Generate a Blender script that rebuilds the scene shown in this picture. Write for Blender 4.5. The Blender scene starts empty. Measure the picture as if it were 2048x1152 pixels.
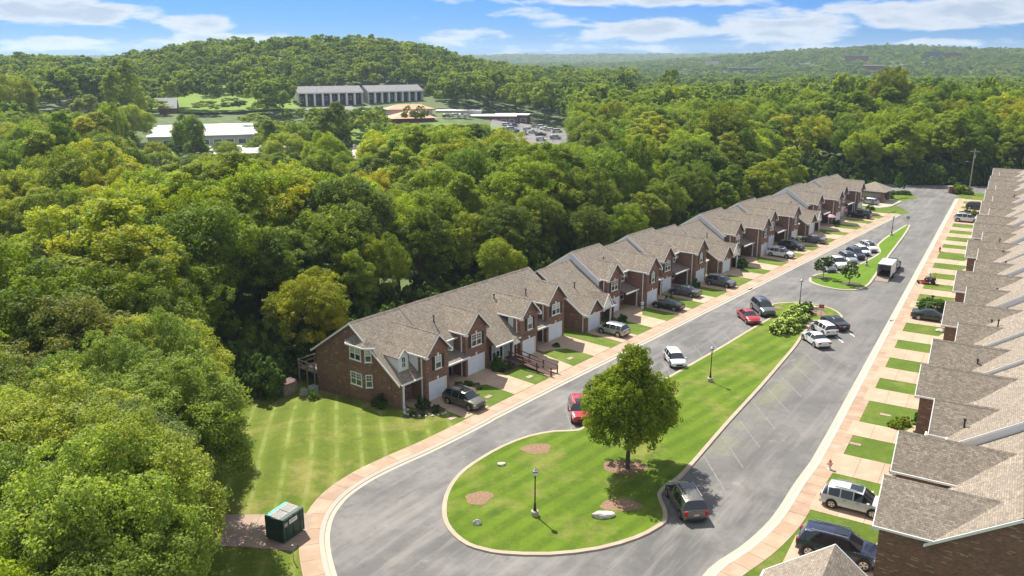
import bpy, math, random
import numpy as np
from mathutils import Matrix, Vector
rnd = random.Random(7)
C = bpy.context.scene.collection
sc = bpy.context.scene
R_ = math.radians
# ------------------------------------------------------------------ camera, sky, sun, exposure
CAMH = 31.0
cam = bpy.data.cameras.new('camera'); co = bpy.data.objects.new('camera', cam); C.objects.link(co)
co.location = (0, 0, CAMH); PITCH = math.atan(461/1670)
co.rotation_euler = (math.pi/2-PITCH, 0, 0)
cam.sensor_width = 36; cam.lens = 1670/2048*36; cam.clip_end = 20000; cam.clip_start = .5
sc.camera = co
SUN_AZ, SUN_EL = R_(-30.6), R_(53)
wd = bpy.data.worlds.new('World'); sc.world = wd; wd.use_nodes = True
def build_world():
    nt = wd.node_tree; nt.nodes.clear(); N = nt.nodes.new; L = nt.links.new
    out = N('ShaderNodeOutputWorld'); bg = N('ShaderNodeBackground')
    sky = N('ShaderNodeTexSky'); sky.sky_type = 'NISHITA'; sky.sun_disc = False
    sky.sun_elevation = SUN_EL; sky.sun_rotation = SUN_AZ; sky.air_density = 1.0; sky.dust_density = .3; sky.ozone_density = 3.0
    bg.inputs[1].default_value = SKY_S
    tc = N('ShaderNodeTexCoord'); sep = N('ShaderNodeSeparateXYZ'); L(tc.outputs['Generated'], sep.inputs[0])
    def M(op, a, b=None, c=None, clamp=False):
        n = N('ShaderNodeMath'); n.operation = op; n.use_clamp = clamp
        for i, v in enumerate((a, b, c)):
            if v is None: continue
            if isinstance(v, (int, float)): n.inputs[i].default_value = v
            else: L(v, n.inputs[i])
        return n.outputs[0]
    x, y, z = sep.outputs
    az = M('ARCTAN2', x, y); el = M('ARCSINE', z)
    # saturate the blue of the clear sky
    hs = N('ShaderNodeHueSaturation'); hs.inputs['Saturation'].default_value = 1.0; hs.inputs['Value'].default_value = 1.0
    tint = N('ShaderNodeMixRGB'); tint.blend_type = 'MULTIPLY'; tint.inputs[0].default_value = 1; tint.inputs[2].default_value = SKY_TINT
    L(sky.outputs[0], tint.inputs[1]); L(tint.outputs[0], hs.inputs['Color'])
    # clouds: wide flat banks low over the horizon, in azimuth / elevation
    comb = N('ShaderNodeCombineXYZ'); L(M('MULTIPLY', az, 9.5), comb.inputs[0]); L(M('MULTIPLY', el, 36.0), comb.inputs[1])
    def noise(sc_, det, rough, off=0.0, dist=0.0):
        mp = N('ShaderNodeVectorMath'); mp.operation = 'ADD'; mp.inputs[1].default_value = (off, off*.7, 0); L(comb.outputs[0], mp.inputs[0])
        n = N('ShaderNodeTexNoise'); n.inputs['Scale'].default_value = sc_; n.inputs['Detail'].default_value = det; n.inputs['Roughness'].default_value = rough
        n.inputs['Distortion'].default_value = dist; L(mp.outputs[0], n.inputs['Vector']); return n.outputs['Fac']
    big = noise(.55, 3, .5, 3.1); det = noise(1.9, 7, .55, 9.2, .25)
    # cloud banks of the picture: (azimuth deg, elevation deg, half widths, strength)
    banks = [(-27.5, 2.55, 5.5, .75, .8), (-20, 2.0, 2.6, .6, .6), (-17, .95, 8.5, .5, .66), (-28, .75, 3.6, .45, .6), (-3.5, 1.3, 3, .8, .5),
             (8, 3.9, 9.5, .75, .75), (2.5, 2.6, 3, .9, .45), (9.5, 1.7, 5.5, .8, .62), (17, 1.8, 4.8, 1.0, .66), (27.5, 2.6, 8, .9, .72), (21, 3.9, 5, .4, .5),
             (12, .6, 16, .35, .35), (27, .8, 4.5, .35, .4), (-5, .2, 30, .3, .22)]
    acc = None
    for a, e, wa, we, s in banks:
        d1 = M('DIVIDE', M('SUBTRACT', az, R_(a)), R_(wa)); d2 = M('DIVIDE', M('SUBTRACT', el, R_(e)), R_(we))
        q = M('ADD', M('MULTIPLY', d1, d1), M('MULTIPLY', d2, d2))
        g = M('MULTIPLY', M('EXPONENT', M('MULTIPLY', M('POWER', q, 1.3), -.7)), s)
        acc = g if acc is None else M('MAXIMUM', acc, g)
    # the same kind of cloud goes on outside the frame
    outside = M('MULTIPLY', M('MAXIMUM', M('SUBTRACT', M('MULTIPLY', M('ABSOLUTE', az), .9), .6, clamp=True), M('SUBTRACT', M('MULTIPLY', el, 4.), .35, clamp=True)), .55, clamp=True)
    acc = M('MAXIMUM', acc, outside)
    dens = M('ADD', acc, M('ADD', M('MULTIPLY', M('SUBTRACT', det, .5), 1.25), M('MULTIPLY', M('SUBTRACT', big, .5), .5)))
    mask = N('ShaderNodeMapRange'); mask.interpolation_type = 'SMOOTHSTEP'; mask.inputs[1].default_value = .24; mask.inputs[2].default_value = .56; L(dens, mask.inputs[0])
    # shading: thick cores grey-blue, rims bright
    sh = N('ShaderNodeMapRange'); sh.inputs[1].default_value = .35; sh.inputs[2].default_value = .95; L(M('ADD', dens, M('MULTIPLY', noise(3.2, 5, .6, 5.5), .35)), sh.inputs[0])
    cr = N('ShaderNodeValToRGB'); cr.color_ramp.elements[0].color = CLOUD_HI; cr.color_ramp.elements[0].position = .25
    cr.color_ramp.elements[1].color = CLOUD_LO; cr.color_ramp.elements[1].position = 1.; L(sh.outputs[0], cr.inputs[0])
    mx = N('ShaderNodeMixRGB'); L(M('MULTIPLY', mask.outputs[0], .9), mx.inputs[0]); L(hs.outputs[0], mx.inputs[1]); L(cr.outputs[0], mx.inputs[2])
    L(mx.outputs[0], bg.inputs[0]); L(bg.outputs[0], out.inputs[0])
SKY_S = .07
SKY_TINT = (.17, .43, 1.02, 1)
CLOUD_HI = (7.9, 8.0, 8.1, 1); CLOUD_LO = (4.3, 5.0, 5.9, 1)
build_world()
sd = bpy.data.lights.new('sun', 'SUN'); sd.energy = 5.0; sd.angle = R_(.53); sd.color = (1, .955, .87)
so = bpy.data.objects.new('sun', sd); C.objects.link(so)
tosun = Vector((math.sin(SUN_AZ)*math.cos(SUN_EL), math.cos(SUN_AZ)*math.cos(SUN_EL), math.sin(SUN_EL)))
so.rotation_euler = tosun.to_track_quat('Z', 'Y').to_euler(); so.location = (0, 0, 60)
vs = sc.view_settings; vs.view_transform = 'Standard'; vs.look = 'None'; vs.gamma = 1; vs.use_curve_mapping = False
vs.exposure = .86
sc.cycles.max_bounces = 6; sc.cycles.diffuse_bounces = 3; sc.cycles.transmission_bounces = 3; sc.cycles.volume_bounces = 0
# ------------------------------------------------------------------ frames of reference
BL = R_(39.0); EU = np.array([math.sin(BL), math.cos(BL)]); EW = np.array([-math.cos(BL), math.sin(BL)]); OL = np.array([-4.4, 68.1])
BR = R_(31.0); VU = np.array([math.sin(BR), math.cos(BR)]); VW = np.array([math.cos(BR), -math.sin(BR)])
def Lp(u, w): p = OL+EU*u+EW*w; return (float(p[0]), float(p[1]))
def Rp(U, W): p = VU*U+VW*W; return (float(p[0]), float(p[1]))
def toL(x, y): q = np.array([x, y])-OL; return float(q@EU), float(q@EW)
def toR(x, y): q = np.array([x, y]); return float(q@VU), float(q@VW)
_c, _s = math.cos(PITCH), math.sin(PITCH)
def pix(X, Y, Z):
    a = Y*_c-(Z-CAMH)*_s; v = -(Y*_s+(Z-CAMH)*_c); return 1024+1670*X/a, 576+1670*v/a, a
def ss(a, b, x): t = min(1, max(0, (x-a)/(b-a))); return t*t*(3-2*t)
def itp(x, xs, ys): return float(np.interp(x, xs, ys))
def rough_hash(x, y): return math.sin(x*.013+1.7)*math.cos(y*.017+.4)+.6*math.sin(x*.031+y*.023)+.3*math.sin(x*.07-y*.05)
def hgt(x, y):
    D = math.hypot(x, y)
    px = 1024+1732*(x/max(y, 1)) if y > 1 else (0 if x < 0 else 2048)
    z = 0
    u, w = toL(x, y)
    if D < 200:
        back = ss(7, 19, w)*1.25
        return -back-.08*ss(0, 1, 1)
    base = -.08-1.25*(1-ss(200, 250, D))
    left = ss(1150, 950, px) if px < 1150 else 0
    left = 1-ss(900, 1100, px)
    z = base+left*8*ss(280, 400, D)+(1-left)*2*ss(250, 320, D)
    c1 = itp(px, [-400, 0, 200, 300, 400, 600, 750, 850, 950, 1020, 1120], [17, 17, 15, 20, 25.5, 28.5, 29, 25, 16, 11, 8])
    c2 = itp(px, [1020, 1120, 1350, 1430, 1500], [12, 9, 8, 3, 2])
    c = c1 if px < 1100 else c2
    k = ss(405, 560, D)*(1-ss(620, 820, D))
    z = z+(c-z)*k if c > z else z
    if D > 650: z = z*(1-ss(650, 850, D))
    r1 = itp(px, [1000, 1150, 1240, 1300, 1400, 1500, 1560, 1650, 1750, 1850, 2000, 2200], [5, 6, 8, 12, 18, 25, 31, 36, 39, 39, 34, 32])
    z += r1*ss(1050, 1800, D)*(1-ss(1950, 2500, D))*(1+.06*rough_hash(x*1.7, y*1.7))
    r2 = itp(px, [300, 900, 1030, 1130, 1250, 1600, 2200], [22, 22, 29, 27, 29, 31, 36])
    z += r2*ss(2500, 3400, D)*(1+.1*rough_hash(x*.6, y*.6))
    z += rough_hash(x, y)*1.2*ss(450, 700, D)
    return z
# ------------------------------------------------------------------ mesh builder
class MB:
    def __init__(s): s.v = []; s.f = []; s.m = []
    def face(s, pts, m=0): b = len(s.v); s.v += [tuple(p) for p in pts]; s.f.append(tuple(range(b, b+len(pts)))); s.m.append(m)
    def box(s, x0, x1, y0, y1, z0, z1, m=0, mtop=None):
        b = len(s.v); s.v += [(x, y, z) for z in (z0, z1) for x, y in ((x0, y0), (x1, y0), (x1, y1), (x0, y1))]
        for f in ((3, 2, 1, 0), (4, 5, 6, 7), (0, 1, 5, 4), (1, 2, 6, 5), (2, 3, 7, 6), (3, 0, 4, 7)): s.f.append(tuple(b+i for i in f)); s.m.append(m)
        if mtop is not None: s.m[-5] = mtop
    def slab(s, pts, t, m=0, mside=None):   # polygon extruded down along z by t
        n = len(pts); b = len(s.v); s.v += [tuple(p) for p in pts]+[(p[0], p[1], p[2]-t) for p in pts]
        a = np.array(pts, float); nz = 0
        for i in range(n): j = (i+1) % n; nz += a[i][0]*a[j][1]-a[j][0]*a[i][1]
        idx = list(range(n)) if nz > 0 else list(range(n))[::-1]
        s.f.append(tuple(b+i for i in idx)); s.m.append(m)
        s.f.append(tuple(b+n+i for i in idx[::-1])); s.m.append(m if mside is None else mside)
        for k in range(n): i, j = idx[k], idx[(k+1) % n]; s.f.append((b+i, b+n+i, b+n+j, b+j)); s.m.append(m if mside is None else mside)
    def prism(s, poly, x0, x1, axis='x', m=0):
        n = len(poly); b = len(s.v)
        mk = (lambda a, p, q: (a, p, q)) if axis == 'x' else (lambda a, p, q: (p, a, q))
        s.v += [mk(x0, *p) for p in poly]+[mk(x1, *p) for p in poly]
        s.f.append(tuple(b+i for i in range(n))); s.f.append(tuple(b+n+i for i in range(n))[::-1]); s.m += [m, m]
        for i in range(n): j = (i+1) % n; s.f.append((b+i, b+n+i, b+n+j, b+j)); s.m.append(m)
    def tube(s, p, q, r0, r1, n=8, m=0, cap=True):
        p, q = Vector(p), Vector(q); d = (q-p).normalized(); a = d.orthogonal().normalized(); c = d.cross(a); b = len(s.v)
        for P, r in ((p, r0), (q, r1)):
            for i in range(n): t = 2*math.pi*i/n; s.v.append(tuple(P+a*(r*math.cos(t))+c*(r*math.sin(t))))
        for i in range(n): j = (i+1) % n; s.f.append((b+i, b+j, b+n+j, b+n+i)); s.m.append(m)
        if cap: s.f.append(tuple(b+i for i in range(n))[::-1]); s.f.append(tuple(b+n+i for i in range(n))); s.m += [m, m]
    def lathe(s, prof, c=(0, 0, 0), n=12, m=0):
        b = len(s.v)
        for r, z in prof:
            for i in range(n): t = 2*math.pi*i/n; s.v.append((c[0]+r*math.cos(t), c[1]+r*math.sin(t), c[2]+z))
        for k in range(len(prof)-1):
            for i in range(n): j = (i+1) % n; s.f.append((b+k*n+i, b+k*n+j, b+(k+1)*n+j, b+(k+1)*n+i)); s.m.append(m)
        s.f.append(tuple(b+i for i in range(n))[::-1]); s.m.append(m); e = b+(len(prof)-1)*n; s.f.append(tuple(e+i for i in range(n))); s.m.append(m)
    def mesh(s, name, mats, smooth=False, fix=True):
        me = bpy.data.meshes.new(name); me.from_pydata(s.v, [], s.f)
        for m in (mats if isinstance(mats, (list, tuple)) else [mats]): me.materials.append(m)
        me.polygons.foreach_set('material_index', s.m)
        if fix:
            import bmesh
            bm = bmesh.new(); bm.from_mesh(me); bmesh.ops.remove_doubles(bm, verts=bm.verts, dist=1e-5) if smooth else None
            bmesh.ops.recalc_face_normals(bm, faces=bm.faces); bm.to_mesh(me); bm.free()
        if smooth: me.shade_smooth(); me.set_sharp_from_angle(angle=R_(38))
        boxuv(me); return me
    def build(s, name, mats, parent=None, smooth=False, fix=True):
        return link(name, s.mesh(name, mats, smooth, fix), parent)
def boxuv(me):
    # metric uv: u runs level along each face, v runs up it
    uvl = me.uv_layers.new(name='uv'); n = len(me.loops); co_ = np.empty(len(me.vertices)*3); me.vertices.foreach_get('co', co_); co_ = co_.reshape(-1, 3)
    vi = np.empty(n, int); me.loops.foreach_get('vertex_index', vi); P = len(me.polygons)
    nn = np.empty(P*3); me.polygons.foreach_get('normal', nn); nn = nn.reshape(-1, 3); lt = np.empty(P, int); me.polygons.foreach_get('loop_total', lt)
    fn = np.repeat(nn, lt, axis=0); h = np.stack([-fn[:, 1], fn[:, 0], np.zeros(n)], 1); hl = np.linalg.norm(h, axis=1)
    flat = hl < .02; h[flat] = (1, 0, 0); h[~flat] /= hl[~flat][:, None]; v = np.cross(fn, h); p = co_[vi]
    uv = np.stack([(p*h).sum(1), (p*v).sum(1)], 1); uvl.data.foreach_set('uv', uv.ravel())
def link(name, data, parent=None):
    o = bpy.data.objects.new(name, data); C.objects.link(o)
    if parent is not None: o.parent = parent
    return o
def thing(name, label, cat, loc=(0, 0, 0), rz=0, group=None):
    o = link(name, None); o.location = loc; o.rotation_euler = (0, 0, rz); o['label'] = label; o['category'] = cat
    if group: o['group'] = group
    o.empty_display_size = .3
    return o
def tag(o, label, cat, group=None):
    o['label'] = label; o['category'] = cat
    if group: o['group'] = group
    return o
def struct(o): o['kind'] = 'structure'; return o
# ------------------------------------------------------------------ materials
def nodes(name):
    m = bpy.data.materials.new(name); m.use_nodes = True; nt = m.node_tree; b = nt.nodes['Principled BSDF']; return m, nt, b
def mx(nt, f, a, b, mode='MIX'):
    n = nt.nodes.new('ShaderNodeMixRGB'); n.blend_type = mode
    for i, v in enumerate((f, a, b)):
        if hasattr(v, 'links'): nt.links.new(v, n.inputs[i])
        else: n.inputs[i].default_value = v if i == 0 else (tuple(v)+(1,) if len(v) == 3 else v)
    return n.outputs[0]
def nz(nt, sc_, det=4, rough=.55, vec=None, dist=0):
    n = nt.nodes.new('ShaderNodeTexNoise'); n.inputs['Scale'].default_value = sc_; n.inputs['Detail'].default_value = det; n.inputs['Roughness'].default_value = rough; n.inputs['Distortion'].default_value = dist
    nt.links.new(vec if vec is not None else geo(nt), n.inputs['Vector']); return n.outputs['Fac']
def geo(nt):
    g = nt.nodes.get('GEO')
    if not g: g = nt.nodes.new('ShaderNodeNewGeometry'); g.name = 'GEO'
    return g.outputs['Position']
def rng(nt, v, a, b, c=0, d=1):
    n = nt.nodes.new('ShaderNodeMapRange'); nt.links.new(v, n.inputs[0])
    for i, k in enumerate((a, b, c, d)): n.inputs[i+1].default_value = k
    return n.outputs[0]
def mth(nt, op, a, b=None):
    n = nt.nodes.new('ShaderNodeMath'); n.operation = op
    for i, v in enumerate((a, b)):
        if v is None: continue
        if isinstance(v, (int, float)): n.inputs[i].default_value = v
        else: nt.links.new(v, n.inputs[i])
    return n.outputs[0]
def bump(nt, b, h, s=.3, d=.02):
    n = nt.nodes.new('ShaderNodeBump'); n.inputs['Strength'].default_value = s; n.inputs['Distance'].default_value = d; nt.links.new(h, n.inputs['Height']); nt.links.new(n.outputs[0], b.inputs['Normal'])
def plain(name, col, rough=.6, var=.12, scale=3., metal=0, coat=0):
    m, nt, b = nodes(name); f = nz(nt, scale, 5, .6); c2 = tuple(min(1, k*(1-var*2)) for k in col); c1 = tuple(min(1, k*(1+var)) for k in col)
    nt.links.new(mx(nt, rng(nt, f, .3, .7), c2, c1), b.inputs['Base Color']); b.inputs['Roughness'].default_value = rough; b.inputs['Metallic'].default_value = metal
    if coat: b.inputs['Coat Weight'].default_value = coat; b.inputs['Coat Roughness'].default_value = .04
    return m
def brickmat(name, c1, c2, mortar, pale, amount):
    m, nt, b = nodes(name); uv = nt.nodes.new('ShaderNodeUVMap').outputs[0]
    t = nt.nodes.new('ShaderNodeTexBrick'); nt.links.new(uv, t.inputs['Vector']); t.inputs['Scale'].default_value = 1
    t.inputs['Brick Width'].default_value = .2; t.inputs['Row Height'].default_value = .07; t.inputs['Mortar Size'].default_value = .006; t.inputs['Color1'].default_value = c1+(1,); t.inputs['Color2'].default_value = c2+(1,); t.inputs['Mortar'].default_value = mortar+(1,); t.inputs['Bias'].default_value = -.1
    t2 = nt.nodes.new('ShaderNodeTexBrick'); nt.links.new(uv, t2.inputs['Vector']); t2.inputs['Scale'].default_value = 1; t2.inputs['Brick Width'].default_value = .4; t2.inputs['Row Height'].default_value = .07; t2.inputs['Mortar Size'].default_value = 0
    t2.inputs['Color1'].default_value = (0, 0, 0, 1); t2.inputs['Color2'].default_value = (1, 1, 1, 1)
    spot = nz(nt, .9, 3, .6); k = mth(nt, 'ADD', t2.outputs['Color'], mth(nt, 'MULTIPLY', spot, .55)); k = rng(nt, k, amount, amount+.04)
    col = mx(nt, k, t.outputs['Color'], pale); col = mx(nt, rng(nt, nz(nt, .5, 4), .3, .75, 0, .35), col, tuple(.55*x for x in c1))
    nt.links.new(col, b.inputs['Base Color']); b.inputs['Roughness'].default_value = .85; bump(nt, b, t.outputs['Fac'], -.4, .01); return m
def shinglemat(name, c1, c2, dark):
    m, nt, b = nodes(name); uv = nt.nodes.new('ShaderNodeUVMap').outputs[0]
    t = nt.nodes.new('ShaderNodeTexBrick'); nt.links.new(uv, t.inputs['Vector']); t.inputs['Scale'].default_value = 1; t.inputs['Brick Width'].default_value = .3; t.inputs['Row Height'].default_value = .14; t.inputs['Mortar Size'].default_value = .011
    t.inputs['Color1'].default_value = c1+(1,); t.inputs['Color2'].default_value = c2+(1,); t.inputs['Mortar'].default_value = dark+(1,)
    t2 = nt.nodes.new('ShaderNodeTexBrick'); nt.links.new(uv, t2.inputs['Vector']); t2.inputs['Scale'].default_value = 1; t2.inputs['Brick Width'].default_value = .15; t2.inputs['Row Height'].default_value = .14; t2.inputs['Mortar Size'].default_value = 0; t2.offset = .37
    t2.inputs['Color1'].default_value = (.58, .56, .54, 1); t2.inputs['Color2'].default_value = (1.3, 1.27, 1.22, 1)
    col = mx(nt, .75, t.outputs['Color'], t2.outputs['Color'], 'MULTIPLY'); col = mx(nt, rng(nt, nz(nt, .35, 5, .6), .35, .75, 0, .5), col, tuple(.75*x for x in c2))
    col = mx(nt, rng(nt, nz(nt, 9, 3), .4, .7, 0, .3), col, tuple(1.15*x for x in c1))
    nt.links.new(col, b.inputs['Base Color']); b.inputs['Roughness'].default_value = .9; bump(nt, b, t.outputs['Fac'], -.6, .02); return m
def stripes(nt, bearing, period, sharp=1.0):
    # sawtooth across the direction of mowing, in metres
    p = nt.nodes.new('ShaderNodeSeparateXYZ'); nt.links.new(geo(nt), p.inputs[0]); a = R_(bearing)
    w = mth(nt, 'ADD', mth(nt, 'MULTIPLY', p.outputs[0], math.cos(a)), mth(nt, 'MULTIPLY', p.outputs[1], -math.sin(a)))
    w = mth(nt, 'ADD', w, mth(nt, 'MULTIPLY', nz(nt, .045, 1), 2.2))
    return mth(nt, 'SINE', mth(nt, 'MULTIPLY', w, 2*math.pi/period))
def grassmat(name, bearing, period, amt, lines=False, dry=.25, base=(.062, .112, .011), base2=(.115, .165, .017)):
    m, nt, b = nodes(name); s = stripes(nt, bearing, period); n1 = nz(nt, .45, 6, .65); n2 = nz(nt, 5, 5, .7); n3 = nz(nt, 24, 3, .7)
    col = mx(nt, rng(nt, n1, .3, .7), base, base2); col = mx(nt, rng(nt, n2, .35, .75, 0, .55), col, tuple(.45*k for k in base))
    col = mx(nt, rng(nt, n3, .35, .7, 0, .4), col, tuple(1.25*k for k in base2))
    amt = mth(nt, 'MULTIPLY', rng(nt, nz(nt, .3, 4, .6), .3, .62, .25, 1), amt)
    col = mx(nt, mth(nt, 'MULTIPLY', rng(nt, s, -.6, .6), amt), col, tuple(k*1.5 for k in base2))
    if lines:
        k = rng(nt, s, .72, .97); k = mth(nt, 'MULTIPLY', k, rng(nt, nz(nt, .4, 5, .7), .36, .60, 0, .45)); col = mx(nt, k, col, (.30, .33, .12))
    d = mth(nt, 'MULTIPLY', rng(nt, nz(nt, .23, 5, .68), .5, .68), dry); col = mx(nt, d, col, (.30, .25, .085))
    d2 = rng(nt, nz(nt, .6, 6, .7), .56, .66, 0, .4*min(1, dry*2.4)); col = mx(nt, d2, col, (.05, .085, .012))
    nt.links.new(col, b.inputs['Base Color']); b.inputs['Roughness'].default_value = .9; b.inputs['Specular IOR Level'].default_value = .15; bump(nt, b, mth(nt, 'ADD', n3, n2), .9, .06); return m
def asphaltmat():
    m, nt, b = nodes('asphalt'); n1 = nz(nt, .16, 5, .6, dist=.6); n2 = nz(nt, 1.1, 6, .7); n3 = nz(nt, 45, 2)
    col = mx(nt, rng(nt, n1, .36, .62), (.092, .088, .083), (.178, .168, .154)); col = mx(nt, rng(nt, n2, .42, .66, 0, .5), col, (.08, .077, .072))
    # wheel-worn streaks running along the street
    mp = nt.nodes.new('ShaderNodeMapping'); mp.inputs['Rotation'].default_value[2] = R_(35); nt.links.new(geo(nt), mp.inputs[0]); mp2 = nt.nodes.new('ShaderNodeMapping'); mp2.inputs['Scale'].default_value = (.9, .09, 1); nt.links.new(mp.outputs[0], mp2.inputs[0])
    st = nz(nt, 1, 5, .65, vec=mp2.outputs[0]); col = mx(nt, rng(nt, st, .48, .66, 0, .55), col, (.245, .228, .203))
    v = nt.nodes.new('ShaderNodeTexVoronoi'); v.feature = 'DISTANCE_TO_EDGE'; v.inputs['Scale'].default_value = .11; nt.links.new(geo(nt), v.inputs['Vector'])
    cr = rng(nt, mth(nt, 'ADD', v.outputs['Distance'], mth(nt, 'MULTIPLY', nz(nt, 1.2, 5), .03)), .003, .006, .5, 0); col = mx(nt, mth(nt, 'MULTIPLY', cr, rng(nt, nz(nt, .12, 2), .45, .55)), col, (.075, .075, .072)); oil = rng(nt, nz(nt, .9, 3, .5), .66, .74, 0, .6); col = mx(nt, oil, col, (.07, .068, .065))
    sx = nt.nodes.new('ShaderNodeSeparateXYZ'); nt.links.new(geo(nt), sx.inputs[0]); dd = mth(nt, 'ADD', mth(nt, 'MULTIPLY', mth(nt, 'SUBTRACT', sx.outputs[0], 12.5), .832), mth(nt, 'MULTIPLY', mth(nt, 'SUBTRACT', sx.outputs[1], 57), -.555))
    al = mth(nt, 'ADD', mth(nt, 'MULTIPLY', mth(nt, 'SUBTRACT', sx.outputs[0], 12.5), .555), mth(nt, 'MULTIPLY', mth(nt, 'SUBTRACT', sx.outputs[1], 57), .832))
    mo = mth(nt, 'MULTIPLY', mth(nt, 'MULTIPLY', rng(nt, dd, -.4, .5), rng(nt, dd, 2.6, .6)), mth(nt, 'MULTIPLY', rng(nt, al, 3, 9), rng(nt, al, 36, 28))); mo = mth(nt, 'MULTIPLY', mo, rng(nt, nz(nt, .25, 4, .7), .42, .6, 0, .55)); col = mx(nt, mo, col, (.26, .27, .10))
    df = mth(nt, 'MULTIPLY', mth(nt, 'MULTIPLY', rng(nt, dd, -1, 0), rng(nt, dd, 7, 4)), rng(nt, al, 0, 8, 0, .35)); col = mx(nt, df, col, (.115, .107, .095))
    sp = rng(nt, nz(nt, .33, 6, .75), .60, .70, 0, .55); col = mx(nt, sp, col, (.29, .27, .235))
    col = mx(nt, rng(nt, n3, .3, .7, 0, .22), col, (.06, .06, .06)); nt.links.new(col, b.inputs['Base Color']); b.inputs['Roughness'].default_value = .82; bump(nt, b, n3, .25, .01); return m
def leafmat(name, cA, cB, cY, trans=.33):
    m = bpy.data.materials.new(name); m.use_nodes = True; nt = m.node_tree; nt.nodes.clear(); N = nt.nodes.new; L = nt.links.new
    out = N('ShaderNodeOutputMaterial'); at = N('ShaderNodeAttribute'); at.attribute_name = 'tint'; oi = N('ShaderNodeObjectInfo')
    hue = mth(nt, 'ADD', mth(nt, 'MULTIPLY', at.outputs['Fac'], .55), mth(nt, 'MULTIPLY', oi.outputs['Random'], .55))
    cr = N('ShaderNodeValToRGB'); e = cr.color_ramp.elements; e[0].position = .1; e[0].color = cA+(1,); e[1].position = 1.; e[1].color = cY+(1,); k = cr.color_ramp.elements.new(.55); k.color = cB+(1,); L(hue, cr.inputs[0])
    col = mx(nt, 1., cr.outputs[0], oi.outputs['Color'], 'MULTIPLY')
    d = N('ShaderNodeBsdfPrincipled'); d.inputs['Roughness'].default_value = .62; d.inputs['Specular IOR Level'].default_value = .16; L(col, d.inputs['Base Color'])
    t = N('ShaderNodeBsdfTranslucent'); L(mx(nt, 1., col, (1.25, 1.35, .55), 'MULTIPLY'), t.inputs[0])
    ms = N('ShaderNodeMixShader'); ms.inputs[0].default_value = trans; L(d.outputs[0], ms.inputs[1]); L(t.outputs[0], ms.inputs[2]); L(ms.outputs[0], out.inputs[0]); return m
def paint(name, col, metal=.0, rough=.25):
    m, nt, b = nodes(name); b.inputs['Base Color'].default_value = col+(1,); b.inputs['Metallic'].default_value = metal; b.inputs['Roughness'].default_value = rough; b.inputs['Coat Weight'].default_value = .8; b.inputs['Coat Roughness'].default_value = .05
    f = rng(nt, nz(nt, 3, 5, .6), .3, .8); nt.links.new(mx(nt, f, col, tuple(min(1, k*.86+.008) for k in col)), b.inputs['Base Color']); nt.links.new(rng(nt, nz(nt, 6, 4), .3, .7, rough*.8, rough*1.5), b.inputs['Roughness']); return m
BRICK = brickmat('brick', (.27, .128, .08), (.125, .064, .045), (.21, .17, .135), (.36, .28, .22), 1.225)
SHING = shinglemat('shingles', (.305, .258, .202), (.185, .154, .12), (.09, .07, .055))
SIDING = plain('white_siding', (.66, .68, .70), .5, .04, 1.5); TRIM = plain('white_trim', (.82, .81, .78), .45, .05, 2)
DOORW = plain('garage_white', (.70, .74, .80), .45, .03, 2); SHUT = plain('dark_shutter', (.012, .018, .018), .5); SHUTB = plain('navy_shutter', (.015, .025, .09), .5)
SHING_SHADE = shinglemat('shaded_shingle', (.25, .21, .17), (.16, .13, .105), (.08, .06, .05))  # darker copy of the roof shingles, porch roof shade put into the colour
ASPH = asphaltmat(); GRASS_L = grassmat('left_yard_grass', 170, 2.0, .3, True, .6, (.075, .115, .012), (.14, .175, .02)); GRASS_I = grassmat('island_grass', 43, 1.6, .42, False, .5, (.062, .118, .009), (.115, .175, .012)); GRASS_I2 = grassmat('far_island_grass', 40, 1.9, .12, False, .1, (.085, .17, .012), (.125, .21, .015))
GRASS_R = grassmat('front_lawn_grass', 60, 9, .12, False, .4, (.07, .125, .013), (.12, .175, .022)); MEADOW = grassmat('meadow_grass', 100, 30, .1, False, .3, (.13, .21, .03), (.17, .26, .035))
SOIL = plain('forest_floor', (.032, .03, .016), .95, .3, .4); 
def groundmat():
    m, nt, b = nodes('ground'); n = nz(nt, .25, 5); col = mx(nt, rng(nt, n, .4, .65), (.055, .085, .02), (.10, .14, .03)); nt.links.new(col, b.inputs['Base Color']); b.inputs['Roughness'].default_value = .95; return m
GROUND = groundmat()
def slabmat(name, c, var):
    m, nt, b = nodes(name); oi = nt.nodes.new('ShaderNodeObjectInfo'); n = nz(nt, 30, 3, .7); n2 = nz(nt, .8, 5)
    col = mx(nt, oi.outputs['Random'], tuple(k*(1-var) for k in c), tuple(min(1, k*(1+var)) for k in c)); col = mx(nt, rng(nt, n, .35, .65, 0, .35), col, tuple(k*.55 for k in c)); col = mx(nt, rng(nt, n2, .45, .7, 0, .4), col, (.5, .4, .3))
    nt.links.new(col, b.inputs['Base Color']); b.inputs['Roughness'].default_value = .85; bump(nt, b, n, .2, .01); return m
WALK = slabmat('pink_aggregate', (.36, .24, .158), .15); DRIVE = slabmat('tan_aggregate', (.41, .29, .195), .08); CONC = slabmat('kerb_concrete', (.41, .36, .29), .05); CONC2 = slabmat('island_kerb_concrete', (.40, .31, .23), .05); PAD = slabmat('brown_pad', (.33, .23, .17), .08)
LINE = plain('faded_white_paint', (.205, .198, .186), .8, .25, 4); LINE2 = plain('fresh_white_paint', (.75, .75, .73), .8, .05)
MULCH = plain('mulch', (.25, .15, .088), .95, .3, 9); DMULCH = plain('dark_mulch', (.09, .06, .045), .95, .3, 9); ROCK = plain('pale_rock', (.55, .50, .44), .9, .25, 4)
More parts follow.
